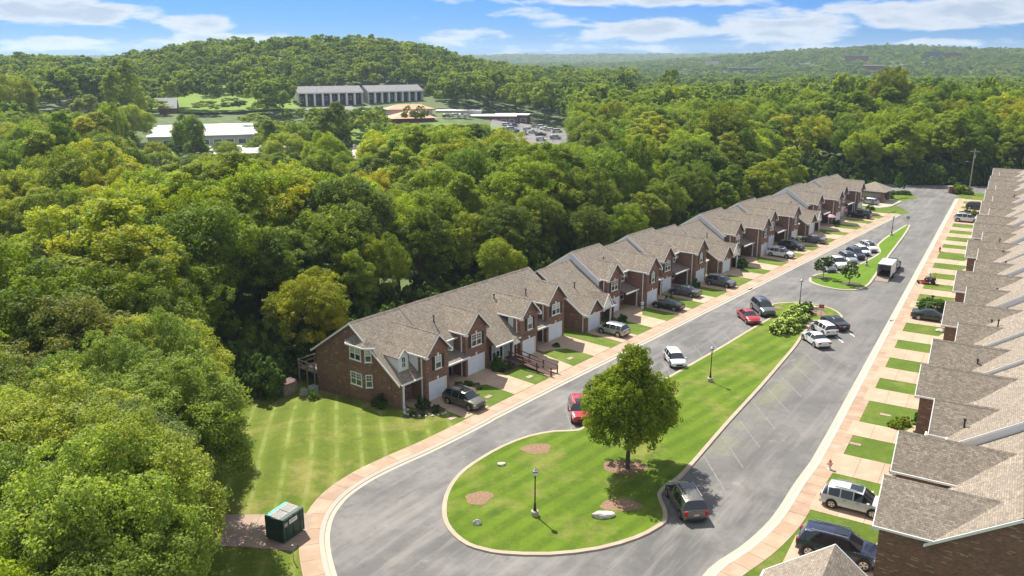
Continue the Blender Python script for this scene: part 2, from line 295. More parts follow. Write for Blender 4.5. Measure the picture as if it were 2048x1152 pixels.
BLACK = plain('black_iron', (.012, .012, .013), .4); METAL = plain('grey_metal', (.35, .35, .35), .4, .1, 3, .7); RUB = plain('rubber', (.012, .012, .012), .85); RIM = plain('wheel_alloy', (.55, .55, .56), .3, .1, 8, .8); PLAST = plain('black_plastic', (.02, .02, .022), .5)
WOOD = plain('dark_wood', (.10, .045, .03), .75, .25, 5); BARK = plain('bark', (.085, .07, .052), .95, .3, 6); GREYW = plain('weathered_wood', (.28, .22, .17), .85, .2, 5); POLEW = plain('pole_wood', (.33, .29, .25), .85, .15, 4)
m, nt, b = nodes('car_glass'); b.inputs['Base Color'].default_value = (.012, .018, .024, 1); b.inputs['Roughness'].default_value = .04; b.inputs['Specular IOR Level'].default_value = .9; GLASS = m
nt.links.new(rng(nt, nz(nt, 4, 3), .3, .7, .03, .1), b.inputs['Roughness'])
m, nt, b = nodes('window_glass'); b.inputs['Roughness'].default_value = .06; nt.links.new(mx(nt, rng(nt, nz(nt, .7, 2), .45, .55), (.02, .03, .03), (.10, .11, .10)), b.inputs['Base Color']); WGLASS = m
BLIND = plain('pale_blind', (.42, .44, .42), .3, .1, 1); HEADL = plain('headlight', (.6, .62, .64), .08, .1, 12, .3); TAILL = plain('taillight', (.45, .012, .012), .15, .15, 9); PLATE = plain('number_plate', (.55, .56, .6), .5)
LGLOBE = plain('lamp_globe', (.75, .75, .72), .2, .03); RED = plain('sign_red', (.42, .02, .02), .5, .05); WHT = plain('sign_white', (.75, .75, .75), .5, .04)
LF = leafmat('leaf_broad', (.085, .145, .012), (.20, .28, .017), (.36, .40, .022), .42); LFD = leafmat('leaf_olive', (.085, .135, .024), (.185, .255, .036), (.30, .355, .05), .40); LFS = leafmat('leaf_shrub', (.05, .09, .015), (.09, .15, .02), (.14, .21, .02)); FLOW = leafmat('flower_lime', (.45, .52, .14), (.55, .62, .22), (.7, .72, .4), .25); FLOWW = leafmat('flower_white', (.6, .6, .45), (.7, .68, .55), (.75, .75, .65), .2)
# ------------------------------------------------------------------ trees: leaf clumps on lobes, trunk with limbs
def tube_np(p, q, r0, r1, n, V, F):
    p, q = Vector(p), Vector(q); d = (q-p).normalized(); a = d.orthogonal().normalized(); c = d.cross(a); b = len(V)
    for P, r in ((p, r0), (q, r1)):
        for i in range(n): t = 2*math.pi*i/n; V.append(tuple(P+a*(r*math.cos(t))+c*(r*math.sin(t))))
    for i in range(n): j = (i+1) % n; F.append((b+i, b+j, b+n+j, b+n+i))
def crown(name, seed, R, z0, z1, nl, ns, nleaf, ls, mats, conic=0., sub=.34, flower=0, open_=0., low=False):
    g = np.random.default_rng(seed); cz = (z0+z1)/2; hz = (z1-z0)/2
    d = g.normal(size=(nl*3, 3)); d /= np.linalg.norm(d, axis=1)[:, None]; d = d[d[:, 2] > -.62][:nl]; nl = len(d)
    rl = R*g.uniform(.24, .39, nl)*(1-.15*np.abs(d[:, 2])); k = g.uniform(.5, .8+open_*.2, nl)
    taper = 1-conic*np.clip(d[:, 2], -.3, 1)
    lc = np.stack([d[:, 0]*(R-rl*.75)*k*1.15*taper, d[:, 1]*(R-rl*.75)*k*1.15*taper, cz+d[:, 2]*(hz-rl*.6)*np.clip(k*1.25, 0, 1)], 1)
    if low: lc[:, 2] = z0+rl*.55+np.abs(d[:, 2])*np.maximum(z1-z0-rl*1.5, 0)
    li = g.integers(0, nl, nl*ns); sdv = g.normal(size=(nl*ns, 3)); sdv[:, 2] += .25; sdv += .5*d[li]; sdv /= np.linalg.norm(sdv, axis=1)[:, None]
    scn = lc[li]+sdv*(rl[li]*g.uniform(.7, 1.05, nl*ns))[:, None]; rs = rl[li]*g.uniform(sub*.5, sub*1.15, nl*ns)
    stint = np.clip(.5+.5*(g.normal(size=nl*ns)*.55)+.16*g.normal(size=nl)[li], 0, 1)
    w = rs**2; si = g.choice(nl*ns, nleaf, p=w/w.sum()); ld = g.normal(size=(nleaf, 3)); ld[:, 2] = ld[:, 2]*.9+.22; ld /= np.linalg.norm(ld, axis=1)[:, None]
    pos = scn[si]+ld*(rs[si]*g.uniform(.55, 1.1, nleaf))[:, None]*np.array([1., 1., .92])
    nor = ld*1.0+np.array([0, 0, .3])+g.normal(size=(nleaf, 3))*.42; nor /= np.linalg.norm(nor, axis=1)[:, None]
    t = np.cross(nor, g.normal(size=(nleaf, 3))); t /= np.linalg.norm(t, axis=1)[:, None]; bt = np.cross(nor, t); s = ls*g.uniform(.6, 1.35, nleaf)
    V = np.empty((nleaf, 4, 3)); V[:, 0] = pos-t*s[:, None]*.5; V[:, 1] = pos+bt*s[:, None]*.36-nor*s[:, None]*.05; V[:, 2] = pos+t*s[:, None]*.5; V[:, 3] = pos-bt*s[:, None]*.36-nor*s[:, None]*.05
    me = bpy.data.meshes.new(name); me.vertices.add(nleaf*4); me.vertices.foreach_set('co', V.ravel()); me.loops.add(nleaf*4); me.loops.foreach_set('vertex_index', np.arange(nleaf*4)); me.polygons.add(nleaf); me.polygons.foreach_set('loop_start', np.arange(0, nleaf*4, 4)); me.polygons.foreach_set('loop_total', np.full(nleaf, 4))
    for m_ in mats: me.materials.append(m_)
    if flower: mi = np.zeros(nleaf, int); mi[g.random(nleaf*1)[:] < flower] = 1; mi = np.where((stint[si] > (.5 if flower < .5 else .3)) & (ld[:, 2] > (0 if flower < .5 else -.25)), mi, 0); me.polygons.foreach_set('material_index', mi)
    me.update(); me.validate(); at = me.attributes.new('tint', 'FLOAT', 'POINT'); at.data.foreach_set('value', np.repeat(stint[si], 4)); return me, lc
def trunk_mesh(name, lc, zt, r, seed=0, ntw=7):
    V = []; F = []; g = random.Random(seed); p = Vector((0, 0, -.4)); n = 5; pts = [p]
    for i in range(n): p = Vector((g.uniform(-.12, .12)*i*.5, g.uniform(-.12, .12)*i*.5, zt*(i+1)/n)); pts.append(p)
    for i in range(n): tube_np(pts[i], pts[i+1], r*(1-.13*i), r*(1-.13*(i+1)), 8, V, F)
    cs = list(lc); g.shuffle(cs)
    for c in cs[:ntw]:
        c = Vector(c); st = pts[g.randint(2, n)]; mid = st.lerp(c, .5)+Vector((0, 0, .35)); tube_np(st, mid, r*.42, r*.26, 6, V, F); tube_np(mid, c, r*.26, r*.1, 5, V, F)
    me = bpy.data.meshes.new(name); me.from_pydata(V, [], F); me.materials.append(BARK); me.shade_smooth(); return me
NEAR = [(crown('crown', 11+i, 5.2, 2.0+i*.3, 13.5, 50, 34, 84000, .145, [LFD], sub=.30), 8.5, .26) for i in range(3)]
MID = [(crown('crown', 31+i, [4.6, 5.2, 4.2, 5.0][i], [2.6, 3.6, 3.0, 3.2][i], [15, 14, 16.5, 13][i], [34, 38, 32, 36][i], 24, 38000, .19, [LF], conic=[.1, 0, .3, -.05][i], sub=.33), 9, .24) for i in range(4)]
FAR = [(crown('crown', 51+i, 5.2, 2.5, 13.5, 18, 12, 5200, .52, [LF], sub=.38), 8, .24) for i in range(3)]
def mk(lst): return [(c[0][0], trunk_mesh('trunk', c[0][1], c[1], c[2], i)) for i, c in enumerate(lst)]
NEARM, MIDM, FARM = mk(NEAR), mk(MID), mk(FAR)
def tree(pair, x, y, s, sz, rz, label, group, tint=(1, 1, 1), z=None, name='tree', cat='tree'):
    t = thing(name, label, cat, (x, y, hgt(x, y) if z is None else z), rz, group); t.scale = (s, s, sz)
    c = link('crown', pair[0], t); c.color = tuple(tint)+(1,); link('trunk', pair[1], t); return t
# ------------------------------------------------------------------ terrain: one sheet out to the horizon
def terrain():
    xs = sorted(set([-90+4*i for i in range(46)]+[round(s*(90+ (i**1.55)*5.2), 1) for i in range(1, 75) for s in (-1, 1)]))
    ys = sorted(set([-40+4*i for i in range(65)]+[round(216+ (i**1.5)*7.2, 1) for i in range(1, 80)]+[-60, -120, -300, -900, -2500]))
    xs = np.array(xs); ys = np.array(ys); nx, ny = len(xs), len(ys)
    V = [(float(x), float(y), hgt(float(x), float(y))-.06) for y in ys for x in xs]
    F = [(j*nx+i, j*nx+i+1, (j+1)*nx+i+1, (j+1)*nx+i) for j in range(ny-1) for i in range(nx-1)]
    me = bpy.data.meshes.new('ground'); me.from_pydata(V, [], F); me.materials.append(GROUND); me.shade_smooth(); struct(link('ground', me))
terrain()
def sheet(name, pts, z, mat, parent=None, kind='structure'):
    import bmesh
    me = bpy.data.meshes.new(name); bm = bmesh.new()
    vs_ = [bm.verts.new((p[0], p[1], z if len(p) < 3 else p[2])) for p in pts]; f = bm.faces.new(vs_); 
    if f.normal.z < 0 or True: bm.normal_update()
    bmesh.ops.triangulate(bm, faces=bm.faces[:]); bm.normal_update()
    for f in bm.faces:
        if f.normal.z < 0: f.normal_flip()
    bm.to_mesh(me); bm.free(); me.materials.append(mat); o = link(name, me, parent)
    if parent is None: o['kind'] = kind
    return o
def smooth(pts, closed=False, k=4):
    P = [np.array(p[:2], float) for p in pts]; n = len(P); o = []
    for i in range(n if closed else n-1):
        a, b, c, d = [P[(i+j) % n] if closed else P[min(max(i+j, 0), n-1)] for j in (-1, 0, 1, 2)]
        for q in range(k): t = q/k; o.append(tuple(.5*((2*b)+(-a+c)*t+(2*a-5*b+4*c-d)*t*t+(-a+3*b-3*c+d)*t**3)))
    if not closed: o.append(tuple(P[-1]))
    return o
def offset(pts, d, closed=False):
    P = [np.array(p[:2], float) for p in pts]; n = len(P); o = []
    for i in range(n):
        a = P[(i-1) % n] if closed else P[max(i-1, 0)]; c = P[(i+1) % n] if closed else P[min(i+1, n-1)]
        t = (c-a)/(np.linalg.norm(c-a)+1e-9); o.append((float(P[i][0]-t[1]*d), float(P[i][1]+t[0]*d)))
    return o
# outer edge of the asphalt, left side going away, far end, right side coming back, loop closed below the frame
left_curve = [(6.5, 35.6), (0, 34.6), (-6, 37.6), (-9.3, 41.8), (-11.0, 45.6), (-12.0, 48.6), (-12.4, 50.8), (-12.4, 52.8), (-11.9, 54.9), (-10.8, 57.0), (-9.6, 58.6), (-8.2, 60.2), (-6.7, 61.8), (-4.6, 64.3), (-2.0, 67.6), Lp(2, -2.1)]
lc_s = smooth(left_curve, k=3)
right_curve = [Rp(64, -10.75), (21.2, 56.7), (18.9, 53.1), (17.2, 50.8), (15.0, 48.4), (12.4, 46.0), (10.6, 43.0), (9.2, 39.0), (6.5, 35.6)]
rc_s = smooth(right_curve, k=3)
far_pts = [Lp(131, -1.9), (82.2, 170.6), (82.8, 174.5), (83.5, 180.3), (87.5, 185.2), (92.2, 188.6), (93.4, 192.2), (95.2, 199.6), (103.4, 198.0), (104.0, 194.5), (102.6, 190.0), Rp(214, -10.6)]
leftline = lc_s+[Lp(u, -2.05) for u in range(8, 131, 6)]+[Lp(131, -2.05)]
rightline = [Rp(U, -10.7) for U in range(214, 64, -6)]+rc_s[:-1]
sheet('lawn', [(-13, 42), (-17, 54), Lp(-6, 6), Lp(2, 19), Lp(130, 19), (84, 198), (120, 192), Rp(200, 6), Rp(45, 6), (5, 30)], -.045, GRASS_R)
road = leftline+far_pts[1:-1]+rightline[:-1]
sheet('road', road, 0.0, ASPH)
sheet('cross_street', [(58, 206), (88, 200.5), (103.5, 197.8), (150, 188.5), (152, 200.5), (110, 209.5), (60, 218.5)], .006, ASPH)
# gutters and kerbs (concrete bands with a rolled lip)
def band(name, line, w0, w1, z0, z1, mat, parent=None, closed=False):
    a = offset(line, w0, closed); b = offset(line, w1, closed); mb = MB(); n = len(a)
    for i in range(n if closed else n-1):
        j = (i+1) % n; mb.face([(*a[i], z0), (*a[j], z0), (*b[j], z1), (*b[i], z1)])
        mb.face([(*b[i], z1), (*b[j], z1), (*b[j], -.1), (*b[i], -.1)])
    return mb.build(name, mat, parent)
struct(band('gutter', leftline, 0, .33, .008, .0, CONC)); struct(band('gutter', rightline, 0, .38, .008, 0, CONC))
struct(band('kerb', offset(leftline, .35), 0, .34, .03, .11, CONC)); struct(band('kerb', offset(rightline, .40), 0, .36, .03, .11, CONC))
# pavements: slabs laid one by one along the kerb back
def pavement(name, line, d0, d1, step, maxn, nstart=0):
    P = offset(line, d0); Q = offset(line, d1); S = [0]
    for i in range(1, len(line)): S.append(S[-1]+math.dist(line[i], line[i-1]))
    tot = S[-1]; n = int(tot/step); root = link(name, None); root['kind'] = 'structure'
    def at(L_, s): return (float(np.interp(s, S, [p[0] for p in L_])), float(np.interp(s, S, [p[1] for p in L_])))
    for k in range(n):
        s0 = k*step+.012; s1 = (k+1)*step-.012; mb = MB(); m_ = [s0, (s0+s1)/2, s1]
        top = [at(P, s) for s in m_]+[at(Q, s) for s in reversed(m_)]
        zt = .12+rnd.uniform(-.004, .004); mb.slab([(x, y, zt) for x, y in top], .16)
        mb.build('slab', WALK, root, fix=False)
    return root
pavement('left_pavement', leftline, .70, 2.02, 1.75, 200); pavement('right_pavement', rightline, .78, 2.02, 1.62, 200)
# yards behind the pavements
back_left = offset(leftline, 2.03); back_right = offset(rightline, 2.03)
def yardL():
    mb = MB(); rows = [2.03, 4, 6, 8.2, 10.5, 13, 16, 19, 22.5, 27]; g = [offset(leftline, r) for r in rows]
    # along the straight: strips in row frame; slope falls behind the houses
    us = [2+6.5*i for i in range(21)]; ws = [0.03, 3, 6.5, 9, 12, 15, 18, 21, 24]
    P = [[(*Lp(u, w), .1-1.15*ss(7, 19, w)) for w in ws] for u in us]
    for i in range(len(us)-1):
        for j in range(len(ws)-1): mb.face([P[i][j], P[i+1][j], P[i+1][j+1], P[i][j+1]])
    return mb
# corner yard left of the first house, triangulated patch with mowing lines
edge = [p for p in back_left[:len(lc_s)] if p[1] > 44]
far_edge = [Lp(2, 4), Lp(2, 9), Lp(2, 13), Lp(2, 17), Lp(1, 21), (-17, 92), (-27, 92), (-32, 84), (-31.5, 74), (-28, 64), (-25, 56), (-22, 48), (-20, 42)]
def zyard(x, y): u, w = toL(x, y); return .1-1.15*ss(7, 19, w)*(1 if u > -14 else 1)
def gridpatch(name, poly, z, mat, step=1.6, kind='structure'):
    # fills a polygon with a draped grid clipped to it
    import bmesh
    bm = bmesh.new(); f = bm.faces.new([bm.verts.new((p[0], p[1], 0)) for p in poly]); xs = [p[0] for p in poly]; ys = [p[1] for p in poly]
    for a, b, ax in ((min(xs), max(xs), 0), (min(ys), max(ys), 1)):
        k = a+step
        while k < b:
            no = (1, 0, 0) if ax == 0 else (0, 1, 0); c_ = (k, 0, 0) if ax == 0 else (0, k, 0)
            bmesh.ops.bisect_plane(bm, geom=bm.verts[:]+bm.edges[:]+bm.faces[:], plane_co=c_, plane_no=no); k += step
    bmesh.ops.triangulate(bm, faces=bm.faces[:])
    for v in bm.verts: v.co.z = z(v.co.x, v.co.y)
    bm.normal_update()
    for f in bm.faces:
        if f.normal.z < 0: f.normal_flip()
    me = bpy.data.meshes.new(name); bm.to_mesh(me); bm.free(); me.materials.append(mat); me.shade_smooth(); o = link(name, me); o['kind'] = kind; return o
gridpatch('lawn', edge+far_edge, zyard, GRASS_L)
struct(yardL().build('lawn', GRASS_R, fix=True))
ry = [Rp(U, -9.22) for U in (214, 180, 140, 100, 64.5)]+[p for p in back_right[len(range(214, 64, -6)):] if p[1] > 43.5]+[Rp(40, 14), Rp(220, 14), Rp(220, -9.22)]
sheet('lawn', ry, .10, GRASS_R)
sheet('lawn', [Lp(128, 1.5), (80, 172), (81.5, 180), (84, 184.5), (87, 187.5), (91, 190), (91.5, 193), (93, 198.5), (60, 203), Lp(128, 20)], .085, GRASS_R)
sheet('lawn', [Rp(214, -9.2), (104.4, 191.5), (105, 195), (105, 197.4), (150, 188.4), Rp(225, 20), Rp(214, 0)], .085, GRASS_R)
# islands
isl1 = [(11.0, 52.5), (11.0, 53.5), (11.0, 55.0), (11.7, 56.2), (13.1, 57.8), (16.1, 62.6), (19.1, 67.5), (24.5, 76), (29.1, 83.5), (31.7, 87.8), (33.4, 90.9), (35.4, 94.4), (36.3, 96.6), (37.8, 97.0), (39.7, 97.2), (40.6, 97.9), (41.1, 99.0), (41.2, 100.4), (41.0, 101.9), (40.3, 103.3), (38.9, 104.5), (37.2, 105.0), (35.4, 104.9), (33.9, 104.3), (33.0, 102.8), (32.7, 100.6), (31.9, 98.6), (29.5, 95.6), (26.6, 92.0), (23.1, 87.6), (15.5, 78.4), (10.0, 71.7), (6.9, 67.8), (5.6, 66.2), (3.6, 66.0), (1.3, 65.0), (-.9, 63.1), (-2.5, 61.1), (-3.8, 59.1), (-4.6, 57.1), (-5.0, 54.9), (-5.0, 52.8), (-4.7, 51.1), (-4.0, 49.6), (-3.0, 48.4), (-1.9, 47.8), (-.6, 47.4), (2.4, 47.25), (5.7, 47.9), (8.4, 49.2), (9.9, 50.4), (10.7, 51.3)]
isl2 = [(75.9, 156.4), (69.9, 146.0), (61.3, 131.9), (53.7, 119.0), (50.8, 114.2), (49.2, 112.2), (47.5, 110.9), (45.8, 110.8), (44.2, 111.9), (43.1, 113.5), (42.6, 115.3), (43.0, 117.0), (44.1, 118.8), (45.6, 120.1), (47.2, 120.6), (48.9, 121.0), (51.7, 123.8), (54.4, 126.6), (57.5, 130.2), (60.2, 133.8), (61.3, 136.6), (62.6, 140.1), (66.9, 146.4), (70.9, 151.6), (75.2, 157.2), (75.8, 157.4)]
def island(pts, mat, kmat):
    s = smooth(pts, True, 2); a = sum(s[i][0]*s[(i+1) % len(s)][1]-s[(i+1) % len(s)][0]*s[i][1] for i in range(len(s)))
    if a > 0: s = s[::-1]
    inn = offset(s, -.36, True); n = len(s); mb = MB()
    lip = offset(s, -.05, True)
    for i in range(n):
        j = (i+1) % n; mb.face([(*s[i], -.05), (*s[j], -.05), (*lip[j], .11), (*lip[i], .11)]); mb.face([(*lip[i], .11), (*lip[j], .11), (*inn[j], .125), (*inn[i], .125)])
    struct(mb.build('kerb', kmat)); cx = sum(p[0] for p in inn)/n
    sheet('island_lawn', [(p[0], p[1], .12) for p in inn], .12, mat)
island(isl1, GRASS_I, CONC2); island(isl2, GRASS_I2, CONC)
def blob(name, x, y, rx, ry_, z, mat, seed=0, kind='structure', ang=0):
    g = random.Random(seed); n = 22; ph = [g.uniform(0, 6.28) for _ in range(3)]; pts = []
    for i in range(n):
        t = 2*math.pi*i/n; r = 1+.10*math.sin(2*t+ph[0])+.08*math.sin(3*t+ph[1])+.06*math.sin(5*t+ph[2]); a, b = rx*r*math.cos(t), ry_*r*math.sin(t)
        pts.append((x+a*math.cos(ang)-b*math.sin(ang), y+a*math.sin(ang)+b*math.cos(ang)))
    return sheet(name, pts, z, mat, kind=kind)
blob('mulch_patch', 2.0, 62.4, 1.15, 1.0, .13, MULCH, 1); blob('mulch_patch', -2.4, 54.5, 1.0, .95, .13, MULCH, 2); blob('mulch_patch', 7.8, 53.5, 1.35, .95, .13, MULCH, 3); blob('mulch_patch', 8.8, 59.2, 1.6, 1.2, .13, MULCH, 4)
blob('mulch_patch', 38.0, 100.3, 1.5, 1.2, .13, MULCH, 5); blob('mulch_patch', 33.2, 95.8, 4.2, 1.7, .13, MULCH, 6, ang=R_(58)); blob('mulch_patch', 34.0, 102.5, .7, .7, .135, MULCH, 7)
blob('mulch_patch', 47.9, 114.0, 1.3, 1.0, .13, DMULCH, 8); blob('mulch_patch', 44.9, 117.6, 1.4, .9, .13, DMULCH, 9)
# parking lines (every stall line runs almost straight towards the camera)
def pline(x, y, L_, mat=LINE, b=177): 
    a = R_(b); d = (math.sin(a), math.cos(a)); n = (d[1]*.05, -d[0]*.05); p = (x, y); q = (x+d[0]*L_, y+d[1]*L_)
    sheet('parking_line', [(p[0]+n[0], p[1]+n[1]), (q[0]+n[0], q[1]+n[1]), (q[0]-n[0], q[1]-n[1]), (p[0]-n[0], p[1]-n[1])], .006, mat)
for i in range(9): t = i*2.33; pline(15.5+2.33*i, 61.4+3.52*i, 5.6)
for p_, mt in (((37.2, 92.1), LINE2), ((39.3, 94.2), LINE2)): pline(*p_, 3.0, mt)
for i in range(11):
    x = 4.9+2.2*i
    if i != 3: pline(x, 71.0+2.42*i, 4.6 if i else 5.0)
for i in range(6): pline(49.6+2.15*i, 126.4+2.55*i, 4.6)
sheet('parking_line', [Lp(9, -7.4), Lp(34, -7.25), Lp(34, -7.33), Lp(9, -7.48)], .0065, LINE)
# driveways, cut from slabs
def poly_slab(parent, pts, frame, z=.125, mat=None): 
    mb = MB(); mb.slab([(*frame(a, b), z) for a, b in pts], .14); return mb.build('slab', mat or DRIVE, parent, fix=False)
units = [(-1.9, 4.15, 'A', .72, 3.75, 5.1, 1, 7.2), (4.15, 11.3, 'B', 7.8, 11.0, 6.6, 2, 7.25), (11.3, 18.4, 'A', 15.35, 18.25, 5.6, 1, 7.25), (18.4, 25.0, 'B', 21.3, 24.6, 6.6, 2, 7.25),
 (27.1, 33.7, 'C', 27.15, 30.2, 5.15, 0, 6.55), (33.7, 40.3, 'D', 34.15, 37.35, 6.9, 2, 7.55), (40.3, 47.1, 'E', 40.45, 43.6, 5.05, 1, 6.95), (47.1, 54.1, 'D', 47.15, 50.2, 6.6, 2, 7.5), (54.1, 60.6, 'E', 54.2, 57.4, 5.2, 1, 6.95),
 (62.3, 68.8, 'C', 62.35, 65.8, 5.05, 0, 6.5), (68.8, 76.4, 'D', 69.4, 72.6, 6.6, 2, 7.4), (76.4, 82.7, 'E', 76.5, 79.6, 5.05, 1, 6.8), (82.7, 89.9, 'D', 82.9, 86.1, 6.6, 2, 7.3), (89.9, 96.4, 'E', 90.0, 93.2, 5.3, 1, 6.9),
 (98.1, 104.5, 'C', 98.15, 101.4, 5.2, 0, 6.4), (104.5, 112.0, 'D', 105.2, 108.4, 6.6, 2, 7.4), (112.0, 119.0, 'E', 112.6, 115.8, 5.3, 1, 6.8), (119.0, 126.2, 'D', 119.2, 122.4, 6.6, 2, 7.3), (126.2, 132.6, 'E', 126.5, 129.7, 5.5, 1, 7.0)]
drivesL = [(.4, 3.7), (7.4, 10.6), (12.9, 17.1), (21, 24.3), (26.7, 30), (33.5, 36.9), (40.1, 43.5), (46.7, 50.2), (54, 57.4), (62.4, 66.1), (68.9, 72.6), (75.8, 79.7), (82.8, 86.3), (89.7, 93.4), (97.9, 102.1), (105, 108.9), (112.4, 116.1), (119.1, 122.8), (126.4, 130)]
for i, ((a, b), un_) in enumerate(zip(drivesL, units)):
    t = link('driveway', None); t['kind'] = 'structure'; x0, x1, ty, wa, wb, yf = un_[:6]; m_ = 2.6
    A = lambda w: a+(wa-a)*w/yf; Bf = lambda w: b+(wb-b)*w/yf
    poly_slab(t, [(A(0)+.01, .02), (Bf(0)-.01, .02), (Bf(m_)-.01, m_-.012), (A(m_)+.01, m_-.012)], Lp); poly_slab(t, [(A(m_)+.01, m_+.012), (Bf(m_)-.01, m_+.012), (wb, yf+.1), (wa, yf+.1)], Lp)
    side = -1 if ty in 'AB' else 1   # porch walk beside the garage
    e = wa if side < 0 else wb; far = (x0+1.0 if ty == 'A' else x0+.3) if side < 0 else min(x1-.3, wb+3)
    pts = [(e-side*.1, 3.6), (e+side*1.3, 4.5), (far, 5.0 if ty != 'A' else 5.2), (far, 8.3), (e-side*.1, 8.3)]
    if ty == 'C': pts = [(e-side*.1, 3.4), (e+1.2, 4.2), (e+1.7, 6.6), (e-side*.1, 6.6)]
    poly_slab(t, pts, Lp, .122)
stripsR = [(52.3, 56.2), (59.6, 62.7), (66.5, 70.6), (73.8, 79.2), (82.8, 85.9), (89.4, 92.8), (96.4, 99.6), (103.2, 107), (110.6, 114.4), (117.8, 121.8), (125, 128.6), (132, 135.4), (138.8, 142.7), (146.1, 151.7), (155.3, 158.4), (162, 165.8), (169.3, 172.7), (176, 180.1), (183.9, 188.6), (192.2, 195.9), (199.5, 202.5), (206.6, 209.9), (213.4, 216.6)]
drivesR = [(48.6, 52.3)]+[(stripsR[i][1], stripsR[i+1][0]) for i in range(len(stripsR)-1)]
for i, (a, b) in enumerate(drivesR):
    t = link('driveway', None); t['kind'] = 'structure'
    for w0, w1 in ((-9.2, -7.35), (-7.33, -5.6), (-5.58, -3.6)): poly_slab(t, [(a+.02, w0), (b-.02, w0), (b-.02, w1), (a+.02, w1)], lambda u, w: Rp(u, w), .125)
    poly_slab(t, [(b-.02, -4.9), (b+2.2, -4.3), (b+2.2, -1), (b-.02, -1)], lambda u, w: Rp(u, w), .123)
    # green drain lid in the lawn strip
for i, (U, W) in enumerate([(68.9, -8.2), (61, -8.2), (54.4, -8.3), (76.5, -6.9)]):
    mb = MB(); mb.box(-.45, .45, -.22, .22, .09, .125); o = mb.build("drain_cover", PAD); o.location = (*Rp(U, W), .012); o.rotation_euler[2] = R_(-31)
    tag(o, 'flat tan lid in the lawn strip '+['behind the grey suv and hydrant', 'beside the parked silver suv roof side', 'between the silver suv and the black suv', 'near the shrubs of the wider lawn'][i], 'utility lid', 'utility lids in the front lawns')
for i, (u, w) in enumerate([(-.3, .9), (5.4, 1.6), (11.9, 1.7), (18.8, 1.6)]):
    mb = MB(); mb.box(-.42, .42, -.25, .25, .09, .125); o = mb.build('drain_cover', PAD); o.location = (*Lp(u, w), .015); o.rotation_euler[2] = R_(51)
    tag(o, 'flat tan utility lid in the lawn '+['at the corner of the big left yard', 'between the first and second driveways', 'below the wooden ramp railing', 'between the third and fourth driveways'][i], 'utility lid', 'utility lids in the front lawns')
# dumpster pad
pad = link('dumpster_pad', None); pad['kind'] = 'structure'
for pts in ([(-20.5, 48.4), (-17.6, 48.2), (-17.6, 52.2), (-20.5, 52.2)], [(-17.58, 48.2), (-14.2, 47.7), (-13.75, 50.2), (-14.0, 52.4), (-17.58, 52.2)]): poly_slab(pad, pts, lambda a, b: (a, b), .125, PAD)
# ------------------------------------------------------------------ townhouses
PI = math.pi
def xwin(par, x, y, z, w, h, double=True, shutters=True, pane=None, keyb=True, arch=False, face='f', smat=None):
    # window looking to -y (face f) or -x (face s)
    def T(mb):
        if face == 's': mb.v = [(x+q[1], y-q[0], q[2]+z) for q in mb.v]
        else: mb.v = [(x+q[0], y+q[1], q[2]+z) for q in mb.v]
        return mb
    f = MB(); t = .07
    for a in ((-w/2, -w/2+t, 0, h), (w/2-t, w/2, 0, h), (-w/2+t, w/2-t, 0, t), (-w/2+t, w/2-t, h-t, h), (-w/2+t, w/2-t, h/2-.03, h/2+.03)): f.box(a[0], a[1], -.07, .02, a[2], a[3])
    if double: f.box(-.045, .045, -.075, .02, t, h-t)
    else:
        pass
    n = 4 if double else 2
    for i in range(1, n):
        if double and i == 2: continue
        xx = -w/2+w*i/n; f.box(xx-.012, xx+.012, -.045, .0, h/2, h-t)
    f.box(-w/2+t, w/2-t, -.045, 0, h*.74-.012, h*.74+.012)
    f.box(-w/2-.06, w/2+.06, -.1, .02, -.06, -.002)
    fo = T(f).build('window', TRIM, par)
    for i in ((-1, 1) if double else (0,)):
        p = MB(); x0 = -w/2+t if i <= 0 else .045; x1 = w/2-t if i >= 0 else -.045; p.box(x0, x1, -.03, -.01, t, h/2); T(p).build('pane', WGLASS, fo)
        p = MB(); p.box(x0, x1, -.025, -.01, h/2, h-t); T(p).build('pane', pane or WGLASS, fo)
    if shutters:
        for s in (-1, 1):
            m_ = MB(); a = s*(w/2+.22); m_.box(a-.17, a+.17, -.05, .01, -.02, h+.02)
            for k in range(9): m_.box(a-.13, a+.13, -.065, -.05, .08+k*(h-.1)/9, .08+k*(h-.1)/9+.05)
            T(m_).build('shutter', smat or SHUT, par)
    if keyb and face == 'f':
        k = MB(); k.prism([(-.07, h+.02), (.07, h+.02), (.11, h+.26), (-.11, h+.26)], -.06, .01, 'y'); T(k).build('keystone', TRIM, par)
    return fo
def rake(mb, p, q, t=.16, d=.045):  # sloping board under a roof edge: p, q ends of the edge
    p, q = Vector(p), Vector(q); mb.v += []
    dirv = (q-p); side = Vector((-dirv.y, dirv.x, 0)); side = side.normalized()*d if side.length > 1e-4 else Vector((0, d, 0))
    b = len(mb.v)
    for P in (p, q): mb.v += [tuple(P-side), tuple(P+side), tuple(P+side-Vector((0, 0, t))), tuple(P-side-Vector((0, 0, t)))]
    for f in ((0, 1, 2, 3), (7, 6, 5, 4), (0, 4, 5, 1), (1, 5, 6, 2), (2, 6, 7, 3), (3, 7, 4, 0)): mb.f.append(tuple(b+i for i in f)); mb.m.append(0)
RY = 12.2
